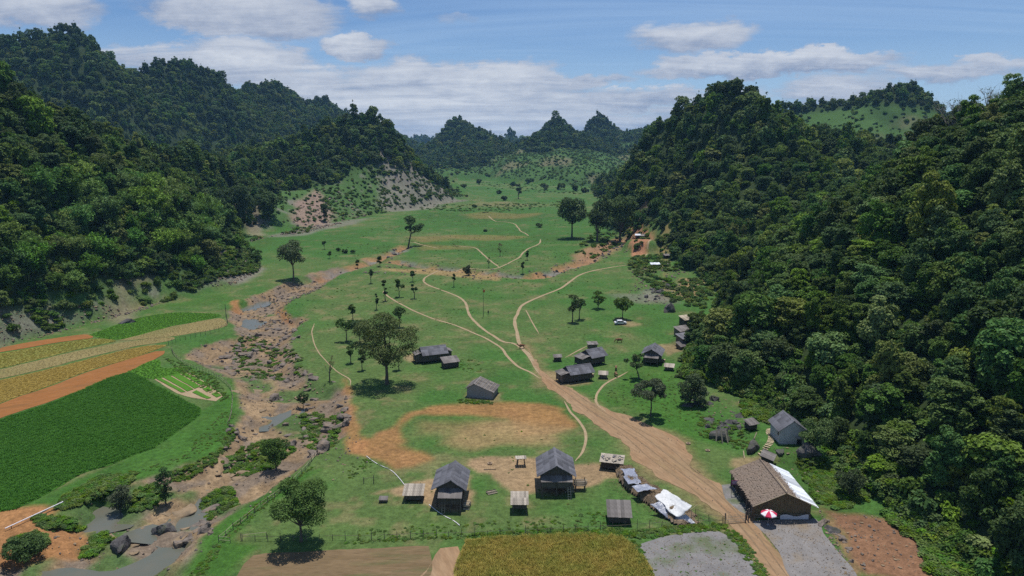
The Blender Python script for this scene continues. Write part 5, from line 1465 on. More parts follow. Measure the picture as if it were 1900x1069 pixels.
def hut(name, label, loc, rz, w_, d, zf, zt, zb, roofm, sheet=(.5, 1.3), wall=True, cat='hut', over=.3, wallm=None, group=None, amp=.012):
    """small box on posts under a pent roof that falls towards -Y; origin at front middle"""
    h = thing(name, label, cat, loc, rz, group)
    for xx in (-w_ / 2 + .1, w_ / 2 - .1):
        for yy, zz in ((0.1, zb), (d - .1, zt)): MB().pole((xx, yy, -.6), (xx, yy, zz - .05), .07, .06).build('post', M_WOOD, h)
    if wall:
        m_ = MB()
        plank_wall(m_, (-w_ / 2, 0), (w_ / 2, 0), zf, zb - .1); plank_wall(m_, (-w_ / 2, d), (w_ / 2, d), zf, zt - .1)
        s = (zt - zb) / d
        plank_wall(m_, (-w_ / 2, .03), (-w_ / 2, d - .03), zf, zt, top=lambda t: zb - .1 + (zt - zb) * t); plank_wall(m_, (w_ / 2, .03), (w_ / 2, d - .03), zf, zt, top=lambda t: zb - .1 + (zt - zb) * t)
        m_.build('wall', wallm or M_WOOD, h)
        MB().box((0, d / 2, zf), (w_ - .1, d - .1, .08)).build('floor', M_WOOD, h)
    fr = MB()
    s = (zt - zb) / d
    ya, yb = -over, d + over
    za, zc = zb - s * over, zt + s * over
    for xx in np.linspace(-w_ / 2, w_ / 2, 3): fr.bar((xx, ya, za - .05), (xx, yb, zc - .05), .06)
    r_ = fr.build('roof', M_WOOD, h)
    roof_slope(r_, (-w_ / 2 - over, yb, zc), (w_ / 2 + over, yb, zc), (w_ / 2 + over, ya, za), (-w_ / 2 - over, ya, za), *sheet, roofm, name + roofm.name, 3, amp, .03)
    return h
# ------------------------------------------------------------------ the near row
hA = house('stilt_house', 'larger stilt house with steep grey gable roof and dark open space beneath', P(1032, 917), 0, 2.9, 2.9, 6.6, 1.6, 3.9, 5.6, porch=(1.2, 3.55, 2.95, -2.75, 2.75, True), over=(.45, .7, .4))
hB = house('stilt_house', 'stilt house with asymmetric grey roof and board porch roof toward the fence', P(838, 942), R(-1.5), 2.9, 2.1, 6.6, 1.5, 3.7, 5.2, porch=(1.9, 3.6, 2.75, -2.1, 1.9, True), over=(.4, .6, .4))
hut('plank_hut', 'small dark hut with streaked plank roof beside the porch roofed stilt house', P(767, 931), 0, 3.0, 2.2, .4, 2.0, 1.5, M_PLANKR, (.42, 2.8))
hut('granary', 'small raised granary with pale plank roof between the two stilt houses and the fence', P(964, 953), 0, 2.4, 2.2, .9, 2.6, 1.9, M_PLANKR, (.36, 1.4))
hut('grey_roof_hut', 'square hut with grey board roof in front of the brush shelter', P(1149, 973), R(-4), 3.4, 2.9, .3, 2.5, 1.7, M_TILEB, (.55, 3.4))
hut('coop', 'tiny low coop with boards on top standing on the grass', P(711, 933), 0, 1.3, .8, .2, .75, .6, M_TILEB, (.4, 1.2), over=.12, cat='coop')
h = hut('debris_roof_shed', 'low open shed with flat roof heaped with scraps of board', P(1134, 873), R(-14), 3.9, 2.7, .3, 1.9, 1.7, M_PLANKR, (.75, 1.5), wall=True, wallm=M_DARK, amp=.03)
for k in range(26):
    MB().box((random.uniform(-2, 2), random.uniform(-.1, 2.7), 1.98 + .02 * random.random()), (random.uniform(.2, .9), random.uniform(.1, .35), .05), Matrix.Rotation(random.uniform(0, 3), 3, 'Z') @ Matrix.Rotation(random.uniform(-.15, .15), 3, 'X')).build('scrap_board', (M_PLANKR, M_TILE, M_WOODP)[k % 3], h)
for hh, x0, zz in ((hA, 2.2, 1.6), (hB, -1.2, 1.5)):          # ladders and firewood
    ld = MB().pole((x0 - .25, -2.0, -.2), (x0 - .25, -.9, zz + .3), .05).pole((x0 + .25, -2.0, -.2), (x0 + .25, -.9, zz + .3), .05)
    for k in range(5): ld.pole((x0 - .25, -1.95 + .21 * k, .05 + k * .36), (x0 + .25, -1.95 + .21 * k, .05 + k * .36), .035)
    ld.build('ladder', M_WOODP, hh)
for (u, v, rz, lab) in ((1056, 912, 10, 'stack of firewood under the edge of the larger stilt house'), (868, 942, 80, 'stack of firewood beside the porch roofed stilt house'), (1096, 700, 15, 'stack of firewood at the end of the roadside house'), (1228, 672, -20, 'stack of firewood beside the forest edge house')):
    t = thing('firewood_stack', lab, 'firewood', P(u, v), R(rz))
    for j in range(4):
        for k in range(7): MB().pole((-.75 + .24 * k + .05 * j, -.35 + random.uniform(-.1, .1), .12 + .22 * j), (-.75 + .24 * k + .05 * j, .55 + random.uniform(-.1, .1), .12 + .22 * j), .11, .10, 6).build('log', (M_WOODP, M_WOOD, M_BAMBOO)[(j + k) % 3], t)
# ------------------------------------------------------------------ the middle distance
hG = house('grey_walled_house', 'low house with grey rendered walls and pale streaked roof behind the orange ground', P(880, 738), R(-14), 1.9, 4.6, 5.2, 0, 2.4, 3.6, stilts=False, wall=M_BRICK, roof=M_TILEB, solid=True, zer=1.9, over=(.3, .3, .3), inset=.1)
for k in range(6): MB().box((.6 + k * .75, 2.6, 3.72 - (.6 + k * .75) * .37), (.07, 5.6, .05), Matrix.Rotation(R(20), 3, 'Y')).build('batten', M_WOODP, hG)
def cross(px_c, lift=0):
    return P(*px_c, lift)
def side_house(name, label, u, v, yaw, length, half, zf, ze, zr, annex, group=None, **kw):
    """house seen along its eave: ridge runs left-right, annex pent roof at the left gable"""
    p = P(u, v)
    # local +Y of the house points along the ridge to the right
    return house(name, label, p, yaw - R(90), half, half, length, zf, ze, zr, porch=annex, group=group, **kw)
side_house('wooden_house', 'wooden house with streaked grey roof standing right beside the dirt road', 1052, 707, R(22), 6.4, 2.2, .5, 2.7, 4.0, (2.6, 3.0, 2.4, -2.0, 2.0, True), over=(.5, .4, .4))
side_house('wooden_house', 'wooden house with broken white patch on its lower roof behind the roadside house', 1088, 676, R(32), 5.0, 2.4, .5, 2.8, 4.2, (3.0, 3.1, 2.4, -2.1, 2.1, True), over=(.5, .4, .4))
house('stilt_house', 'grey roofed house with front porch roof near the shaded forest edge', P(1208, 676), R(-19), 2.5, 2.5, 6.4, .9, 3.0, 4.4, porch=(1.5, 2.9, 2.3, -2.1, 2.1, True), over=(.4, .5, .4))
side_house('long_house', 'long dark house with grey roof beside the tallest tree', 782, 671, R(22), 6.8, 2.4, .5, 2.8, 4.2, (2.2, 3.2, 2.6, -1.9, 1.9, True), over=(.5, .4, .4), back_porch=(2.0, 3.2, 2.6, -1.7, 1.7, True))
hut('lean_to_hut', 'small lean-to with one grey roof plane beside the long dark house', P(838, 683), R(24), 4.2, 2.6, .2, 2.5, 1.8, M_TILEB, (1.0, 1.5))
hut('small_shed', 'small open shed behind the house with the broken roof', P(1100, 652), R(5), 2.6, 2.0, .8, 2.4, 2.2, M_TILEB, (.6, 1.2))
hut('hutch', 'small dark hutch standing alone beside the footpath junction', P(1035, 671), R(4), 1.9, 1.4, .2, 1.6, 1.4, M_TILEB, (.5, 1.8), cat='hutch')
hut('hutch', 'small dark box hutch with pale roof beside the roadside house', P(1119, 703), R(-8), 2.0, 1.3, .2, 1.6, 1.3, M_PLANKR, (.5, 1.6), cat='hutch')
hut('hutch', 'small dark hutch with pale flat roof below the forest edge house', P(1241, 688), R(-18), 2.2, 1.4, .3, 1.5, 1.2, M_PLANKR, (.55, 1.8), cat='hutch')
for (u, v, w_, d, zt, rz, lab, mt) in ((1278, 603, 3.6, 2.8, 2.6, 25, 'thatch brown shed roof poking from the forest edge', M_WOODP), (1272, 624, 4.6, 2.8, 2.6, 28, 'grey shed roof, upper one at the forest edge', M_TILEB),
                                       (1278, 638, 5.0, 3.0, 2.6, 28, 'grey shed roof, middle one at the forest edge', M_TILE), (1270, 648, 3.0, 2.0, 1.8, 28, 'low grey shed roof below the forest edge sheds', M_TILEB)):
    hut('forest_edge_shed', lab, P(u, v), R(rz), w_, d, .1, zt, zt - .7, mt, (.9, 1.5))
h = hut('slope_shed', 'far shed with white sheet roof above the red earth terrace', P(1190, 444), R(-10), 7.5, 3.6, .1, 3.0, 2.4, M_TILEB, (1.2, 1.8), wallm=M_DARK)
MB().box((-2.3, 1.6, 2.86), (3.4, 3.6, .05), Matrix.Rotation(R(9), 3, 'X')).build('white_sheet', M_METAL, h)
hut('pale_shelter', 'small pale roofed shelter on the scrubby slope below the terrace', P(1216, 497), 0, 4.2, 2.4, .1, 2.2, 1.8, M_METAL, (1.0, 1.4), wallm=M_DARK)
hut('green_shelter', 'small greenish roofed shelter among scrub above the pale shelter', P(1240, 480), R(15), 3.6, 2.4, .1, 2.2, 1.8, M_TILEB, (1.0, 1.4), wallm=M_DARK)
# ------------------------------------------------------------------ white house and stairs on the slope
hW = house('white_house', 'whitewashed house with grey gable roof at the top of the wooden stairs', P(1469, 824), 0, 2.5, 2.5, 5.2, 0, 3.1, 4.9, stilts=False, wall=M_WHITEW, solid=True, over=(.4, .4, .4), inset=.1)
MB().box((-2.45, .9, 1.9), (.1, .7, .8)).build('window', M_DARK, hW)
MB().box((1.4, -.5, 1.5), (1.7, .8, .06), Matrix.Rotation(R(14), 3, 'X')).build('awning', M_PLANKR, hW)
MB().box((1.4, -.02, .75), (.9, .2, 1.5)).build('door', M_DARK, hW)
hut('plank_shed', 'small shed with slanting plank roof at the foot of the shaded forest', P(1397, 799), R(24), 2.2, 1.4, .3, 2.0, 1.6, M_TILEB, (.6, 2.2), wallm=M_DARK)
stp = PM([(1410, 844), (1420, 834), (1429, 822), (1431, 810), (1427, 801), (1436, 797)])
line = smooth_line([tuple(p[:2]) for p in stp], 0.55)
st = thing('stairway', 'curving flight of pale wooden steps up to the white house', 'stairs', (line[0][0], line[0][1], H1(*line[0])))
lz = H(np.array([p[0] for p in line]), np.array([p[1] for p in line]))
for k, (x, y) in enumerate(line):
    k2 = min(k + 1, len(line) - 1); k1 = max(k - 1, 0)
    a = math.atan2(line[k2][1] - line[k1][1], line[k2][0] - line[k1][0]) + R(90)
    MB().box((x - line[0][0], y - line[0][1], lz[k] - lz[0] + .12 + .03 * math.sin(k)), (1.25, .30, .09), Matrix.Rotation(a, 3, 'Z')).build('step', M_BAMBOO, st)
print('houses', round(time.time() - _T0, 1))
# ------------------------------------------------------------------ the long thatched building
def _thatch(n):
    tc_ = n.n('ShaderNodeTexCoord').outputs['Object']
    pos = n.n('ShaderNodeMapping', ins={0: tc_, 3: (1.0, 2.5, 1.0)}).outputs[0]
    a = n.noise(pos, 4.0, 5, 0.7); b = n.noise(tc_, .6, 4, 0.6)
    c = n.mix(n.mapr(a, .3, .7), (0.150, 0.110, 0.082), (0.255, 0.200, 0.160))
    c = n.mix(n.mapr(b, .4, .7, 0, .5), c, (0.20, 0.165, 0.14))
    surf(n, c, .95, a, .9, .06, .05)
M_THATCH = pmat('thatch', _thatch)
def thatch_slope(mb, a, b, c, d, courses, teeth=90):
    a, b, c, d = map(Vector, (a, b, c, d))
    nn = (b - a).cross(d - a).normalized()
    if nn.z < 0: nn = -nn
    for j in range(courses):
        t0, t1 = max(0, (j - .35) / courses), (j + 1) / courses
        V = []
        for k in range(teeth + 1):
            f = k / teeth
            up = a.lerp(b, f); dn = d.lerp(c, f)
            jag = random.uniform(-.30, .22) / (d - a).length
            V += [up.lerp(dn, t0) + nn * .02, up.lerp(dn, (t0 + t1) / 2) + nn * (.055 + random.uniform(-.03, .03)), up.lerp(dn, t1 + jag) + nn * (.065 + random.uniform(-.04, .04)), up.lerp(dn, t1 + jag) + nn * .01]
        Fq = []
        for k in range(teeth):
            for m_ in range(3): Fq.append((k * 4 + m_, k * 4 + 4 + m_, k * 4 + 5 + m_, k * 4 + 1 + m_))
        mb.add(V, Fq)
X0, XR, X1, Y0, Y1 = 39.2, 44.3, 49.0, 106.0, 117.5
zb_ = H1(44, 111)
tb = thing('thatched_building', 'long thatched building with bamboo gable wall beside the gravel lot', 'building', (XR, Y0, zb_))
L0, R0, LEN = X0 - XR, X1 - XR, Y1 - Y0
ZE, ZR = 2.7, 5.0
mb = MB(); thatch_slope(mb, (0, LEN + .3, ZR), (0, -1.0, ZR), (L0 - .2, -1.0, ZE), (L0 - .2, LEN + .3, ZE), 17)
mb.build('thatch_roof', M_THATCH, tb)
mb = MB(); thatch_slope(mb, (0, -1.0, ZR), (0, LEN + .3, ZR), (R0 * .55, LEN + .3, ZR - (ZR - ZE) * .55), (R0 * .55, -1.0, ZR - (ZR - ZE) * .55), 9)
mb.pole((0, -1.05, ZR + .14), (0, LEN + .4, ZR + .14), .12)
mb.build('thatch_roof', M_THATCH, tb)
MB().pole((.15, -.6, ZR + .22), (.3, 4.5, ZR + .18), .035).build('ridge_pole', M_BAMBOO, tb)
mr = MB().bar((R0 * .5, -.9, ZR - (ZR - ZE) * .5 - .1), (R0 * .5, LEN, ZR - (ZR - ZE) * .5 - .1), .08).build('metal_roof', M_WOOD, tb)
roof_slope(mr, (R0 * .40, -.95, ZR - (ZR - ZE) * .40), (R0 * .40, LEN + .5, ZR - (ZR - ZE) * .40), (R0 + .5, LEN + .5, ZE - .1), (R0 + .5, -.95, ZE - .1), 1.05, 3.3, M_METAL, 'metal', 6, .018, .008)
mb = MB()
def gz(x): return ZR - (ZR - ZE) * (x / L0 if x < 0 else x / R0) - .12
n = 74
for k in range(n):
    x = L0 + .1 + (R0 - L0 - .2) * (k + .5) / n
    mb.pole((x, 0, -.2), (x + random.uniform(-.02, .02), random.uniform(-.02, .02), gz(x)), .055, .05, 5)
M_BAMW = wood_mat('aged_bamboo_wall', (0.135, 0.095, 0.055), (0.24, 0.175, 0.10))
mb.build('gable_wall', M_BAMW, tb)
mb = MB()
for k in range(n):
    x = L0 + .1 + (R0 - L0 - .2) * (k + .5) / n
    mb.pole((x, LEN, -.2), (x, LEN, gz(x)), .055, .05, 4)
mb.build('gable_wall', M_BAMW, tb)
mb = MB(); plank_wall(mb, (L0 + .6, .1), (L0 + .6, LEN - .1), -.2, 2.5, pw=.3); mb.build('side_wall', M_DARK, tb)
mb = MB(); plank_wall(mb, (R0 - .1, .1), (R0 - .1, LEN - .1), -.2, 2.4, pw=.3); mb.build('side_wall', M_DARK, tb)
for xx, a in ((L0 - .2, 1), (R0 + .4, 1)): MB().pole((xx, -1.02, ZE + .02), (0, -1.02, ZR + .06), .05).build('barge_pole', M_BAMBOO, tb)
for yy in np.linspace(.2, LEN - .2, 5): MB().pole((L0 + .15, yy, -.3), (L0 + .15, yy, ZE - .1), .09).build('post', M_WOOD, tb)
MB().pole((L0 + .2, -.45, .55), (R0 - .3, -.45, .55), .05).pole((L0 + .2, -.45, .95), (R0 - .3, -.45, .95), .04).build('rail', M_WOODP, tb)
for xx in np.linspace(L0 + .3, R0 - .3, 8): MB().pole((xx, -.45, -.3), (xx, -.45, 1.1), .05).build('rail_post', M_WOOD, tb)
def _plastic(n):
    tc_ = n.n('ShaderNodeTexCoord').outputs['Object']
    a = n.noise(tc_, 2.0, 4, .6)
    surf(n, n.mix(a, (0.42, 0.42, 0.46), (0.58, 0.58, 0.62)), .35, a, .5, .1, .4)
M_PLAST = pmat('pale_plastic_sheet', _plastic)
mb = MB(); nx = 24
V = [(-.6 + 4.6 * i / nx, -.62 - .03 * math.sin(i * 1.9), [.25, .95 + .18 * math.sin(i * .35)][j]) for j in (0, 1) for i in range(nx + 1)]
mb.add(V, [(i, i + 1, nx + 2 + i, nx + 1 + i) for i in range(nx)]); mb.build('plastic_cover', M_PLAST, tb)
# lean-to at the back corner
hut('back_lean_to', 'grey board lean-to against the back corner of the thatched building', P(1432, 868), R(60), 2.8, 1.8, .1, 2.6, 2.2, M_TILEB, (.6, 2.2), wallm=M_DARK)
print('thatch', round(time.time() - _T0, 1))
# ------------------------------------------------------------------ parasol
def flat_mat(name, c, rough=.8, spec=.2):
    def b(n):
        tc_ = n.n('ShaderNodeTexCoord').outputs['Object']
        a = n.noise(tc_, 3.0, 4, .6)
        k = n.mapr(a, .3, .7, .85, 1.12)
        surf(n, n.mix(1.0, c, n.n('ShaderNodeCombineColor', ins={0: k, 1: k, 2: k}).outputs[0], 'MULTIPLY'), rough, a, .15, .02, spec)
    return pmat(name, b)
M_RED, M_WHT = flat_mat('red_cloth', (0.52, 0.030, 0.085)), flat_mat('white_cloth', (0.74, 0.70, 0.72))
M_STEEL, M_BLACK, M_TYRE = flat_mat('painted_steel', (0.30, 0.31, 0.33), .4, .5), flat_mat('black_rubber', (0.025, 0.025, 0.027)), flat_mat('dusty_tyre', (0.30, 0.22, 0.15))
p = P(1425, 974)
um = thing('parasol', 'red and white panelled parasol open before the thatched gable', 'parasol', p)
for k in range(8):
    a0, a1 = 2 * math.pi * k / 8, 2 * math.pi * (k + 1) / 8
    apex = (0, 0, 2.55)
    def rim(a, r, z): return (math.cos(a) * r, math.sin(a) * r, z)
    am = (a0 + a1) / 2
    v = [apex, rim(a0, .7, 2.38), rim(am, .66, 2.36), rim(a1, .7, 2.38), rim(a0, 1.3, 2.02), rim(am, 1.2, 2.0), rim(a1, 1.3, 2.02), rim(a0, 1.3, 1.86), rim(am, 1.2, 1.84), rim(a1, 1.3, 1.86)]
    MB().add(v, [(0, 1, 2), (0, 2, 3), (1, 4, 5, 2), (2, 5, 6, 3), (4, 7, 8, 5), (5, 8, 9, 6)]).build('canopy_panel', M_RED if k % 2 else M_WHT, um)
MB().pole((0, 0, 0), (0, 0, 2.65), .03).build('pole', M_STEEL, um)
MB().pole((0, 0, -.05), (0, 0, .14), .32, .24, 12).build('base', M_STEEL, um)
for k in range(8):
    a0 = 2 * math.pi * k / 8
    MB().bar((0, 0, 2.5), (math.cos(a0) * 1.28, math.sin(a0) * 1.28, 1.98), .02).build('rib', M_STEEL, um)
# sign board at the eave
sg = thing('sign_board', 'small purple printed sign board under the thatched eave', 'sign', (38.75, 113.6, H1(38.75, 113.6)))
M_PURP = flat_mat('purple_print', (0.20, 0.045, 0.13))
MB().box((0, 0, 2.55), (1.2, .05, .8)).build('board', M_PURP, sg)
for z in (2.75, 2.55, 2.36): MB().box((0, -.035, z), (.95 - .2 * (z < 2.5), .02, .06)).build('stripe', M_WHT, sg)
for x in (-.5, .5): MB().pole((x, .05, -.3), (x, .05, 2.95), .04).build('post', M_WOOD, sg)
# ------------------------------------------------------------------ fences
def fence(name, label, px, step, hgt, rails, mat=M_WOOD, rmat=None, r=.05, wob=.25, mat_rail=None):
    w_ = PM(px); ln = smooth_line([tuple(q[:2]) for q in w_], step)
    # even spacing
    L = [0]
    for i in range(1, len(ln)): L.append(L[-1] + math.dist(ln[i], ln[i - 1]))
    n = max(2, int(L[-1] / step))
    xs = np.interp(np.linspace(0, L[-1], n), L, [q[0] for q in ln]); ys = np.interp(np.linspace(0, L[-1], n), L, [q[1] for q in ln])
    zs = H(xs, ys)
    o = Vector((xs[0], ys[0], zs[0]))
    f = thing(name, label, 'fence', o)
    tops = []
    for i in range(n):
        a = Vector((xs[i], ys[i], zs[i])) - o
        hh = hgt * random.uniform(.72, 1.18)
        b = a + Vector((random.uniform(-wob, wob) * .4, random.uniform(-wob, wob) * .4, hh))
        MB().pole(a + Vector((0, 0, -.5)), b, r * random.uniform(.8, 1.3), r * .7, 5).build('post', mat, f)
        tops.append((a, b, hh))
    for k, fr in enumerate(rails):
        for i in range(n - 1):
            p0 = tops[i][0].lerp(tops[i][1], min(.97, fr * hgt / tops[i][2])); p1 = tops[i + 1][0].lerp(tops[i + 1][1], min(.97, fr * hgt / tops[i + 1][2]))
            MB().pole(p0 + Vector((0, .05, random.uniform(-.05, .05))), p1 + Vector((0, .05, random.uniform(-.05, .05))), r * .55, r * .5, 4).build('rail', mat_rail or mat, f)
    return f
fence('wire_fence', 'long post fence along the near edge of the village above the fields', [(450, 1004), (560, 1004), (700, 1001), (860, 996), (1000, 990), (1130, 984), (1250, 976), (1340, 973)], 1.9, 1.35, (.55,), r=.055)
fence('bamboo_fence', 'diagonal bamboo rail fence climbing beside the creek bank', [(406, 1006), (452, 968), (520, 915), (560, 880), (605, 830)], 1.7, 1.15, (.35, .85), r=.06, mat_rail=M_WOODP)
fence('corner_fence', 'short rail fence closing the corner below the broad crowned tree', [(406, 1006), (428, 1008)], 1.3, 1.1, (.4, .9), r=.05, mat_rail=M_WOODP)
fence('corner_fence', 'short rail fence joining the post fence under the broad crowned tree', [(448, 1004), (470, 1000), (495, 999)], 1.6, 1.1, (.9,), r=.06, mat_rail=M_WOODP)
fence('stick_fence', 'stick fence along the golden paddy edge above the creek', [(313, 641), (330, 634), (350, 629), (380, 622), (408, 614), (422, 603), (420, 588), (418, 572)], 1.7, 1.6, (.7,), r=.06)
fence('stick_fence', 'stick fence along the creek side below the nursery beds', [(318, 650), (325, 662), (350, 680), (390, 695), (418, 712), (430, 728), (431, 750), (428, 776), (422, 790)], 1.5, 1.1, (.35, .8), r=.05, mat_rail=M_WOODP)
fence('yard_fence', 'short broken fence between white tarp and gate', [(1290, 958), (1302, 962), (1318, 968), (1342, 972)], 1.5, 1.5, (.3, .8), r=.05)
# gate
ga, gb = P(1345, 972), P(1383, 969)
gt = thing('gate', 'low barred gate across the dirt road at the village entrance', 'gate', ga)
d = gb - ga
for k in (0, 1): MB().pole(d * k + Vector((0, 0, -.4)), d * k + Vector((0, 0, 1.9)), .1).build('post', M_WOOD, gt)
for z in (.25, .7, 1.15): MB().pole(Vector((0, 0, z)), d + Vector((0, 0, z)), .035).build('rail', M_WOODP, gt)
for k in range(1, 16): MB().pole(d * (k / 16) + Vector((0, -.05, .12)), d * (k / 16) + Vector((random.uniform(-.05, .05), -.05, 1.45 + random.uniform(0, .2))), .025, .02, 4).build('bar', M_WOODP, gt)
for (u, v, hh) in ((1388, 968, 2.3), (1393, 965, 2.6), (1385, 964, 1.8)):
    q = P(u, v); tag(MB().pole((0, 0, -.4), (.05, .03, hh), .12, .1).pole((0, 0, hh * .55), (.35, 0, hh * .8), .05, .03).build('gate_stump', M_WOOD), 'rough upright log standing beside the gate', 'post', 'logs beside the gate').location = q
# ------------------------------------------------------------------ brush shelter with tarpaulins
spine = PM([(1158, 872), (1166, 888), (1180, 905), (1205, 922), (1235, 942), (1268, 962)])
sp = np.array(smooth_line([tuple(q[:2]) for q in spine], 0.7))
def shelter_h(x, y):
    dd, par = seg_dist(x, y, sp)
    t = par / (len(sp) - 1)
    wid = 1.5 + .9 * t + .5 * vnoise(x * .8, y * .8, 163)
    return np.maximum(0, (1.45 + .25 * t) * np.clip(1.25 - (dd / wid) ** 2.2, 0, 1)) * sstep(-.02, .05, t) * sstep(1.04, .92, t) + .55 * fbm(x, y, 1.6, 3, 161) * (dd < wid * 1.1)
lo, hi = sp.min(0) - 4.2, sp.max(0) + 4.2
X, Y = np.meshgrid(np.arange(lo[0], hi[0], .3), np.arange(lo[1], hi[1], .3))
shp = X.shape; Xf, Yf = X.ravel(), Y.ravel()
dd, par = seg_dist(Xf, Yf, sp)
G0 = H(Xf, Yf); Zs = G0 + shelter_h(Xf, Yf) - .05
ii = np.arange(Xf.size).reshape(shp)
q = np.stack([ii[:-1, :-1].ravel(), ii[:-1, 1:].ravel(), ii[1:, 1:].ravel(), ii[1:, :-1].ravel()], 1)
ok = ((Zs - G0) > .05) & (dd < 3.2)
q = q[ok[q].all(1)]
used, inv = np.unique(q, return_inverse=True); q = inv.reshape(-1, 4)
M_BRUSH = earth_mat('dry_brush', (0.135, 0.095, 0.06), (0.25, 0.185, 0.125), (0.18, 0.15, 0.12), 1.2, 6.0, bd=.15)
bs = thing('brush_shelter', 'long heap of dry brush and straw forming a rough shelter', 'shelter', (sp[0][0], sp[0][1], H1(*sp[0])))
org = np.array(list(bs.location))
link('straw_heap', mesh_np('straw_heap', np.column_stack([Xf, Yf, Zs])[used] - org, q, M_BRUSH, True), bs)
mb = MB()
for k in range(1600):
    i_ = random.randrange(len(sp)); t = i_ / len(sp); a = random.uniform(0, 6.28)
    x, y = sp[i_][0] + random.gauss(0, 1.5 + .6 * t), sp[i_][1] + random.gauss(0, 1.3 + .5 * t)
    mb.v.append((x, y, 0)); 
xy = np.array(mb.v)[:, :2]; zz = H(xy[:, 0], xy[:, 1]) + np.maximum(shelter_h(xy[:, 0], xy[:, 1]), 0)
tw = MB()
for (x, y), z in zip(xy, zz):
    a = random.uniform(0, 6.28); L = random.uniform(.3, 1.1)
    dv = Vector((math.cos(a) * L, math.sin(a) * L, random.uniform(-.25, .35)))
    tw.pole(Vector((x, y, z - .05)) - Vector(org) - dv / 2, Vector((x, y, z + .12)) - Vector(org) + dv / 2, .025, .012, 3)
tag(tw.build('twigs', M_BAMW, bs), kind='stuff')
def tarp(name, label, px, mat, lift=.12, wr=.12):
    w_ = np.array([tuple(g[:2]) for g in px])
    lo, hi = w_.min(0), w_.max(0)
    X, Y = np.meshgrid(np.arange(lo[0] - .2, hi[0] + .2, .22), np.arange(lo[1] - .2, hi[1] + .2, .22))
    s_ = X.shape; X, Y = X.ravel(), Y.ravel()
    ii = np.arange(X.size).reshape(s_)
    q = np.stack([ii[:-1, :-1].ravel(), ii[:-1, 1:].ravel(), ii[1:, 1:].ravel(), ii[1:, :-1].ravel()], 1)
    ins = sdist(X, Y, w_) > -.14
    q = q[ins[q].all(1)]
    Z = H(X, Y) + np.maximum(shelter_h(X, Y) * .97, .05) + lift + wr * fbm(X * 1.0 + Y * .6, Y, 1.3, 3, 171) + .06 * np.sin(X * 3.1 + Y * 1.7)
    used, inv = np.unique(q, return_inverse=True); q = inv.reshape(-1, 4)
    V = np.column_stack([X, Y, Z])[used]
    c = V.mean(0); c[2] = V[:, 2].min()
    o = link(name, mesh_np(name, V - c, q, mat, True), None, c)
    sm = o.modifiers.new('thick', 'SOLIDIFY'); sm.thickness = .02
    return tag(o, label, 'tarpaulin')
def _tarpb(n):
    tc_ = n.n('ShaderNodeTexCoord').outputs['Object']
    a = n.noise(tc_, 1.6, 5, .65, .6)
    surf(n, n.mix(n.mapr(a, .3, .7), (0.155, 0.165, 0.215), (0.34, 0.36, 0.43)), .3, a, .8, .12, .5)
M_TARPB = pmat('blue_grey_tarp', _tarpb)
M_TARPW = flat_mat('white_tarp', (0.60, 0.60, 0.60), .6)
def at_z(pts, z):
    return [gp(u, v, z) for u, v in pts]
def hung_tarp(name, label, corners, mat, sag=.25, wr=.10, n=26, seed=0):
    """cloth stretched between four (u, v, z) corners, sagging and creased"""
    c = [np.array([*gp(u, v, z), z]) for u, v, z in corners]
    S, T = np.meshgrid(np.linspace(0, 1, n), np.linspace(0, 1, n)); S, T = S.ravel(), T.ravel()
    V = (c[0][None] * ((1 - S) * (1 - T))[:, None] + c[1][None] * (S * (1 - T))[:, None] + c[2][None] * (S * T)[:, None] + c[3][None] * ((1 - S) * T)[:, None])
    V[:, 2] -= sag * np.sin(np.pi * S) * np.sin(np.pi * T)
    V[:, 2] += wr * (1 - 2 * np.abs(fbm(V[:, 0] + V[:, 1] * .4, V[:, 1] * .3, 1.5, 3, 171 + seed)))
    edge = np.minimum(np.minimum(S, 1 - S), np.minimum(T, 1 - T))
    V[:, :2] += (edge < .02)[:, None] * np.stack([fbm(V[:, 0], V[:, 1], 1.0, 2, 5), fbm(V[:, 0], V[:, 1], 1.0, 2, 9)], 1) * .35
    gz_ = H(V[:, 0], V[:, 1]) + .06
    V[:, 2] = np.maximum(V[:, 2] + H1(c[0][0], c[0][1]), gz_)
    ii = np.arange(n * n).reshape(n, n)
    q = np.stack([ii[:-1, :-1].ravel(), ii[:-1, 1:].ravel(), ii[1:, 1:].ravel(), ii[1:, :-1].ravel()], 1)
    o0 = V.mean(0); o0[2] = V[:, 2].min()
    o = link(name, mesh_np(name, V - o0, q, mat, True), None, o0)
    sm = o.modifiers.new('thick', 'SOLIDIFY'); sm.thickness = .02
    return tag(o, label, 'tarpaulin')
hung_tarp('blue_tarp', 'blue grey plastic tarpaulin on the narrow end of the brush shelter', [(1153, 871, 1.9), (1176, 869, 2.0), (1190, 897, 1.9), (1166, 900, 1.6)], M_TARPB, .15, .1)
hung_tarp('blue_tarp', 'blue grey plastic sheet across the middle of the brush shelter', [(1172, 904, 2.0), (1200, 899, 2.1), (1218, 909, 2.0), (1182, 914, 1.9)], M_TARPB, .1, .12, seed=3)
hung_tarp('blue_tarp', 'dark blue grey sheet hanging off the brush shelter beneath the white one', [(1208, 938, 1.7), (1224, 932, 2.0), (1284, 973, .2), (1246, 968, .1)], M_TARPB, .1, .12, seed=5)
hung_tarp('white_tarp', 'large crumpled white tarpaulin over the end of the brush shelter', [(1216, 924, 2.3), (1232, 910, 2.6), (1285, 941, 2.4), (1254, 962, .9)], M_TARPW, .3, .14, seed=7)
hung_tarp('silver_tarp', 'shiny torn plastic trailing from the white tarpaulin to the ground', [(1250, 955, 1.1), (1270, 952, 1.2), (1288, 974, .05), (1262, 973, .05)], M_PLAST, .1, .18, seed=9)
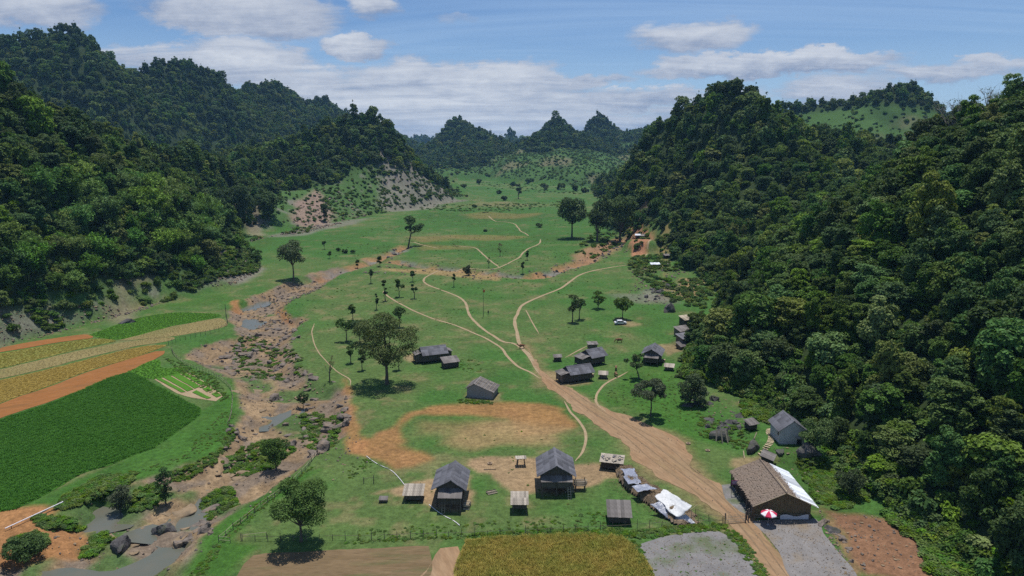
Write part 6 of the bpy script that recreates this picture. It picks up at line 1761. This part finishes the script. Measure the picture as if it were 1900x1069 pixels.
t = thing('tarp_frame', 'bamboo pole frame holding up the white tarpaulin', 'frame', P(1250, 960))
o0 = t.location
for (u, v, z) in ((1232, 912, 2.6), (1284, 943, 2.4), (1256, 962, 1.1), (1218, 925, 2.2)):
    q_ = Vector((*gp(u, v, z), z)); MB().pole(Vector((q_.x, q_.y, -.3)) - Vector((o0.x, o0.y, 0)), Vector((q_.x, q_.y, z - .1)) - Vector((o0.x, o0.y, 0)), .05).build('pole', M_BAMBOO, t)
MB().pole(Vector((*gp(1294, 936, 2.0), 2.0)) - Vector((o0.x, o0.y, 0)), Vector((*gp(1268, 956, 1.6), 1.6)) - Vector((o0.x, o0.y, 0)), .04).build('pole', M_BAMBOO, t)
t.location.z = 0.0
# ------------------------------------------------------------------ yard things
t = thing('platform', 'wooden platform on four splayed legs in the bare yard', 'platform', P(967, 866), R(5))
for x in (-.7, .7):
    for y in (0, 1.0): MB().bar((x * 1.15, y * 1.2 - .1, -.3), (x * .8, y, 1.6), .13).build('leg', M_WOOD, t)
for k in range(5): MB().box((-.85 + k * .42, .5, 1.66 + .01 * (k % 2)), (.4, 1.5, .07)).build('plank', M_PLANKR, t)
t = thing('drying_rack', 'rack of stacked logs and planks beside the larger stilt house', 'rack', P(1077, 912), 0)
for x in (-.8, .8):
    for y in (0, 1.2): MB().pole((x, y, -.3), (x, y, 2.1), .07).build('post', M_WOOD, t)
for z in (1.0, 1.6):
    for k in range(6): MB().pole((-1.1 + random.uniform(-.2, .2), .0 + k * .25, z + random.uniform(0, .1)), (1.1 + random.uniform(-.2, .2), .0 + k * .25, z + random.uniform(0, .1)), .08, .07).build('log', M_WOODP if k % 2 else M_WOOD, t)
for (u, v, lab, n_, L) in ((913, 916, 'heap of split logs on the grass beside the yard', 7, 1.6), (1340, 818, 'weathered planks leaning on the dark rock', 0, 0)):
    if not n_: continue
    t = thing('log_heap', lab, 'logs', P(u, v), R(20))
    for k in range(n_): MB().pole((-L / 2 + random.uniform(-.2, .2), -.3 + .15 * k, .12 + .12 * (k % 3)), (L / 2 + random.uniform(-.2, .2), -.2 + .13 * k, .15 + .14 * (k % 3)), .09, .07).build('log', (M_WOODP, M_WOOD)[k % 2], t)
for (u, v, dx_, hh, lab) in ((1328, 818, .3, 2.4, 'weathered plank propped against the dark rock'), (1340, 822, -.2, 2.4, 'weathered plank propped against the dark rock'), (1350, 821, -.5, 2.6, 'weathered plank propped against the dark rock')):
    tag(MB().bar((0, -.3, 0), (dx_, .6, hh), .28, .06).build('plank', M_WOODP), lab, 'plank', 'planks propped on the rock').location = P(u, v)
tag(MB().bar((0, 0, 0), (1.5, .9, 3.4), .2, .08).build('plank', M_BAMBOO), 'long pale plank leaning on the pillar rock by the stairs', 'plank').location = P(1391, 835)
tag(MB().bar((0, 0, .1), (.4, 1.9, .9), .2, .08).build('plank', M_BAMBOO), 'short yellow plank lying on the grass by the pillar rock', 'plank').location = P(1381, 852)
def torus_mesh(name, R0_, r0, mat, n=20, m_=8):
    V = [((R0_ + r0 * math.cos(2 * math.pi * j / m_)) * math.cos(2 * math.pi * i / n), (R0_ + r0 * math.cos(2 * math.pi * j / m_)) * math.sin(2 * math.pi * i / n), r0 + r0 * math.sin(2 * math.pi * j / m_)) for i in range(n) for j in range(m_)]
    return MB().add(V, [(i * m_ + j, ((i + 1) % n) * m_ + j, ((i + 1) % n) * m_ + (j + 1) % m_, i * m_ + (j + 1) % m_) for i in range(n) for j in range(m_)]).mesh(name, mat, True)
TY = torus_mesh('tyre', .38, .12, M_TYRE)
for (u, v, lab) in ((1277, 824, 'old dusty tyre lying flat on the road edge'), (1313, 837, 'old dusty tyre lying flat on the worn grass'), (909, 861, 'old tyre lying in the bare yard near the platform')):
    tag(link('tyre', TY, None, P(u, v, .03)), lab, 'tyre')
tag(MB().pole((-1.2, 0, .08), (1.2, .1, .1), .06, .05).build('pole', M_WOOD), 'thin pole lying on the bare yard near the old tyre', 'pole').location = P(909, 872)
t = thing('swing_frame', 'two short posts with a crossbar over a worn hollow in the grass', 'frame', P(684, 897))
for x in (-.9, .9): MB().pole((x, 0, -.3), (x + .05, 0, 1.2 + .4 * (x > 0)), .08, .06).build('post', M_WOOD, t)
MB().pole((-.9, 0, .9), (.95, 0, 1.2), .04).build('crossbar', M_WOOD, t)
for (px, lab) in (([(680, 847), (690, 855), (705, 864), (725, 873), (738, 885), (751, 901)], 'pale water hose winding down the slope to the plank hut'), ([(796, 937), (812, 950), (828, 960), (842, 967), (853, 976)], 'pale water hose from the stilt house down to the fence')):
    w_ = PM(px); ln = smooth_line([tuple(q_[:2]) for q_ in w_], .8); z = H(np.array([a[0] for a in ln]), np.array([a[1] for a in ln]))
    pts = [(a[0] - ln[0][0], a[1] - ln[0][1], z[k] - z[0] + .09) for k, a in enumerate(ln)]
    v, q_ = tube(pts, [.055] * len(pts), 6)
    tag(link('water_hose', mesh_np('water_hose', v, q_, M_WHT, True), None, (ln[0][0], ln[0][1], z[0])), lab, 'hose')
a, b = P(10, 986), P(118, 938)
t = thing('pipe_run', 'long pale pipe lying across the orange earth mound', 'pipe', a)
MB().pole((0, 0, .5), b - a + Vector((0, 0, .7)), .09, .09, 8).build('pipe', M_WHT, t)
MB().pole((b - a) * .42 + Vector((.3, .4, .3)), (b - a) * .8 + Vector((.1, .6, .6)), .07, .07, 8).build('pipe', M_STEEL, t)
for k in (.1, .5, .9): MB().pole((b - a) * k + Vector((0, 0, -.6)), (b - a) * k + Vector((0, 0, .55)), .06).build('support', M_WOOD, t)
# ------------------------------------------------------------------ flagpole, person, cattle, car
p = P(897, 588)
t = thing('flag_pole', 'tall thin pole with orange top standing in the pasture', 'pole', p)
MB().pole((0, 0, -.5), (0, 0, 10.0), .09, .05).build('mast', M_WOOD, t)
MB().box((.25, 0, 9.4), (.7, .06, .9), Matrix.Rotation(R(12), 3, 'Y')).build('flag', flat_mat('orange_cloth', (0.55, 0.14, 0.05)), t)
def skin_body(name, joints, edges, mat, sub=2):
    """continuous body grown over a skeleton: joints {key: (pos, radius)}"""
    ks = list(joints); me = bpy.data.meshes.new(name)
    me.from_pydata([joints[k][0] for k in ks], [(ks.index(a), ks.index(b)) for a, b in edges], [])
    o = bpy.data.objects.new(name, me); COL.objects.link(o)
    md = o.modifiers.new('skin', 'SKIN'); md.use_smooth_shade = True
    sv = me.skin_vertices[0].data
    for i, k in enumerate(ks):
        r = joints[k][1]; sv[i].radius = r if isinstance(r, tuple) else (r, r); sv[i].use_root = (i == 0)
    sb = o.modifiers.new('sub', 'SUBSURF'); sb.levels = sub; sb.render_levels = sub
    me.materials.append(mat)
    return o
def cow(label, u, v, yaw, s, mat, graze=True):
    p = P(u, v); t = thing('cow', label, 'cow', p, yaw); t.scale = (s,) * 3
    hd = (1.35, 0, .55) if graze else (1.25, 0, 1.45)
    mz = (1.62, 0, .22) if graze else (1.62, 0, 1.3)
    J = {'mid': ((0, 0, 1.02), (.34, .38)), 'chest': ((.55, 0, 1.0), (.30, .40)), 'rump': ((-.6, 0, 1.08), (.30, .34)), 'neck': ((.98, 0, 1.1), .2), 'head': (hd, .15), 'muz': (mz, .09),
         'tail': ((-.98, 0, 1.12), .05), 'tail2': ((-1.06, 0, .6), .03)}
    E = [('mid', 'chest'), ('mid', 'rump'), ('chest', 'neck'), ('neck', 'head'), ('head', 'muz'), ('rump', 'tail'), ('tail', 'tail2')]
    for sd in (-1, 1):
        n_ = 'l' if sd > 0 else 'r'
        J.update({'fs' + n_: ((.5, .2 * sd, .8), .14), 'fk' + n_: ((.55, .2 * sd, .42), .075), 'ff' + n_: ((.52, .2 * sd, .02), .06), 'hs' + n_: ((-.6, .2 * sd, .85), .17), 'hk' + n_: ((-.48, .21 * sd, .6), .11), 'hh' + n_: ((-.72, .21 * sd, .38), .075), 'hf' + n_: ((-.68, .21 * sd, .02), .06)})
        E += [('chest', 'fs' + n_), ('fs' + n_, 'fk' + n_), ('fk' + n_, 'ff' + n_), ('rump', 'hs' + n_), ('hs' + n_, 'hk' + n_), ('hk' + n_, 'hh' + n_), ('hh' + n_, 'hf' + n_)]
    b = skin_body('body', J, E, mat, 2); b.parent = t
    for sd in (-1, 1):
        MB().pole((hd[0] - .05, .1 * sd, hd[2] + .1), (hd[0] - .02, .3 * sd, hd[2] + .16), .05, .03, 5).build('ear', mat, t)
        MB().pole((hd[0] - .08, .06 * sd, hd[2] + .14), (hd[0] - .05, .16 * sd, hd[2] + .34), .03, .01, 5).build('horn', M_WOODP, t)
M_COW = flat_mat('brown_hide', (0.19, 0.095, 0.05))
M_COWD = flat_mat('tan_hide', (0.25, 0.15, 0.08))
cow('brown cow grazing on the pasture below the parked car', 1149, 636, R(180), 1.05, M_COW)
cow('brown cow walking where the footpaths meet', 968, 647, R(200), 1.05, M_COW, False)
cow('tan calf on the grass beside the small hutch with pale roof', 1143, 687, R(80), .9, M_COWD)
cow('tan calf beside the narrow path bend, nearer the road', 1143, 699, R(100), .9, M_COWD)
def person(label, u, v, yaw, top, legs, skin, h=1.65):
    p = P(u, v); t = thing('person', label, 'person', p, yaw); s = h / 1.7; t.scale = (s,) * 3
    J = {'pel': ((0, 0, .93), (.15, .11)), 'bel': ((0, 0, 1.12), (.14, .10)), 'che': ((0, .02, 1.34), (.17, .11)), 'nec': ((0, .02, 1.47), .06), 'hd1': ((0, .03, 1.55), .085), 'hd2': ((0, .03, 1.66), .09)}
    E = [('pel', 'bel'), ('bel', 'che'), ('che', 'nec'), ('nec', 'hd1'), ('hd1', 'hd2')]
    for sd in (-1, 1):
        n_ = 'l' if sd > 0 else 'r'
        J.update({'sh' + n_: ((.19 * sd, .02, 1.40), .06), 'el' + n_: ((.25 * sd, -.03, 1.12), .045), 'wr' + n_: ((.24 * sd, .08, .88), .035), 'ha' + n_: ((.24 * sd, .11, .78), .04),
                  'hi' + n_: ((.10 * sd, 0, .88), .10), 'kn' + n_: ((.11 * sd, .03, .48), .065), 'an' + n_: ((.12 * sd, -.02, .08), .045), 'to' + n_: ((.13 * sd, .13, .03), .04)})
        E += [('che', 'sh' + n_), ('sh' + n_, 'el' + n_), ('el' + n_, 'wr' + n_), ('wr' + n_, 'ha' + n_), ('pel', 'hi' + n_), ('hi' + n_, 'kn' + n_), ('kn' + n_, 'an' + n_), ('an' + n_, 'to' + n_)]
    b = skin_body('body', J, E, top, 2); b.parent = t
    hr = MB()
    bm = bmesh.new(); bmesh.ops.create_uvsphere(bm, u_segments=12, v_segments=8, radius=.105)
    hv = [Vector((v_.co.x, v_.co.y * 1.1, v_.co.z)) for v_ in bm.verts]; hf = [[q_.index for q_ in f_.verts] for f_ in bm.faces]; bm.free()
    hr.add([q_ + Vector((0, -.005, 1.66)) for q_ in hv], hf).build('hair', M_BLACK, t, True)
person('person in dark clothes standing in the pasture beside the tall pole', 906, 584, R(160), flat_mat('dark_clothes', (0.03, 0.03, 0.04)), None, None)
# car
p = P(1151, 602)
t = thing('car', 'parked white car in the shade of the low spreading tree', 'car', p, R(4))
M_CAR, M_GLASS = flat_mat('white_car_paint', (0.62, 0.63, 0.66), .3, .5), flat_mat('car_glass', (0.02, 0.025, 0.03), .1, .6)
prof = [(-2.05, .45), (-2.1, .75), (-1.95, .95), (-1.55, 1.0), (-1.05, 1.5), (.55, 1.52), (1.15, 1.05), (1.95, .92), (2.1, .7), (2.08, .42), (1.7, .35), (-1.7, .35)]
def prism(mb, pr, y0, y1, tx=1.0):
    n_ = len(pr)
    return mb.add([(x, y0, z) for x, z in pr] + [(x, y1, z) for x, z in pr], [tuple(range(n_)), tuple(range(2 * n_ - 1, n_ - 1, -1))] + [(i_, n_ + i_, n_ + (i_ + 1) % n_, (i_ + 1) % n_) for i_ in range(n_)])
cb_ = prism(MB(), prof, -.85, .85).build('body', M_CAR, t)
bv = cb_.modifiers.new('bevel', 'BEVEL'); bv.width = .08; bv.segments = 2
for y in (-.865, .865):
    prism(MB(), [(-1.35, 1.02), (-1.0, 1.42), (-.25, 1.43), (-.25, 1.02)], min(y, y * .99), max(y, y * .99)).build('window', M_GLASS, t)
    prism(MB(), [(-.15, 1.02), (-.15, 1.43), (.5, 1.43), (.95, 1.05)], min(y, y * .99), max(y, y * .99)).build('window', M_GLASS, t)
    for x in (-1.3, 1.3):
        wl_ = MB().pole((x, y * .88, .34), (x, y * 1.03, .34), .34, .34, 14).build('wheel', M_BLACK, t)
        MB().pole((x, y * .9, .34), (x, y * 1.04, .34), .19, .19, 10).build('rim', M_STEEL, wl_)
MB().poly([(.62, -.7, 1.5), (.62, .7, 1.5), (1.14, .75, 1.09), (1.14, -.75, 1.09)], .03).build('windscreen', M_GLASS, t)
MB().poly([(-1.12, -.7, 1.46), (-1.12, .7, 1.46), (-1.54, .75, 1.04), (-1.54, -.75, 1.04)], .03).build('rear_window', M_GLASS, t)
for y in (-.6, .6):
    MB().box((2.08, y, .75), (.06, .3, .14)).build('headlight', M_WHT, t); MB().box((-2.07, y, .8), (.06, .2, .16)).build('tail_light', M_RED, t)
print('small', round(time.time() - _T0, 1))
# ------------------------------------------------------------------ haze: the air of the valley
def build_haze(lo, hi, density, color):
    (x0, y0, z0), (x1, y1, z1) = lo, hi
    v = [(x, y, z) for z in (z0, z1) for y in (y0, y1) for x in (x0, x1)]
    f = [(0, 2, 3, 1), (4, 5, 7, 6), (0, 1, 5, 4), (2, 6, 7, 3), (0, 4, 6, 2), (1, 3, 7, 5)]
    me = bpy.data.meshes.new('haze'); me.from_pydata(v, [], f)
    m = bpy.data.materials.new('valley_haze'); m.use_nodes = True
    n = NT(m.node_tree)
    pv = n.n('ShaderNodeVolumePrincipled', ins={'Color': color, 'Density': density, 'Anisotropy': 0.2})
    n.n('ShaderNodeOutputMaterial', ins={'Volume': pv.outputs[0]})
    me.materials.append(m)
    tag(link('haze', me), 'thin pale blue haze filling the valley air', 'haze', kind='stuff')
build_haze((-9000, -60, float(GZ.min()) - 1.0), (9000, 7200, max(float(GZ.max()) + 45, 100)), 0.00007, (0.32, 0.62, 1.0, 1))
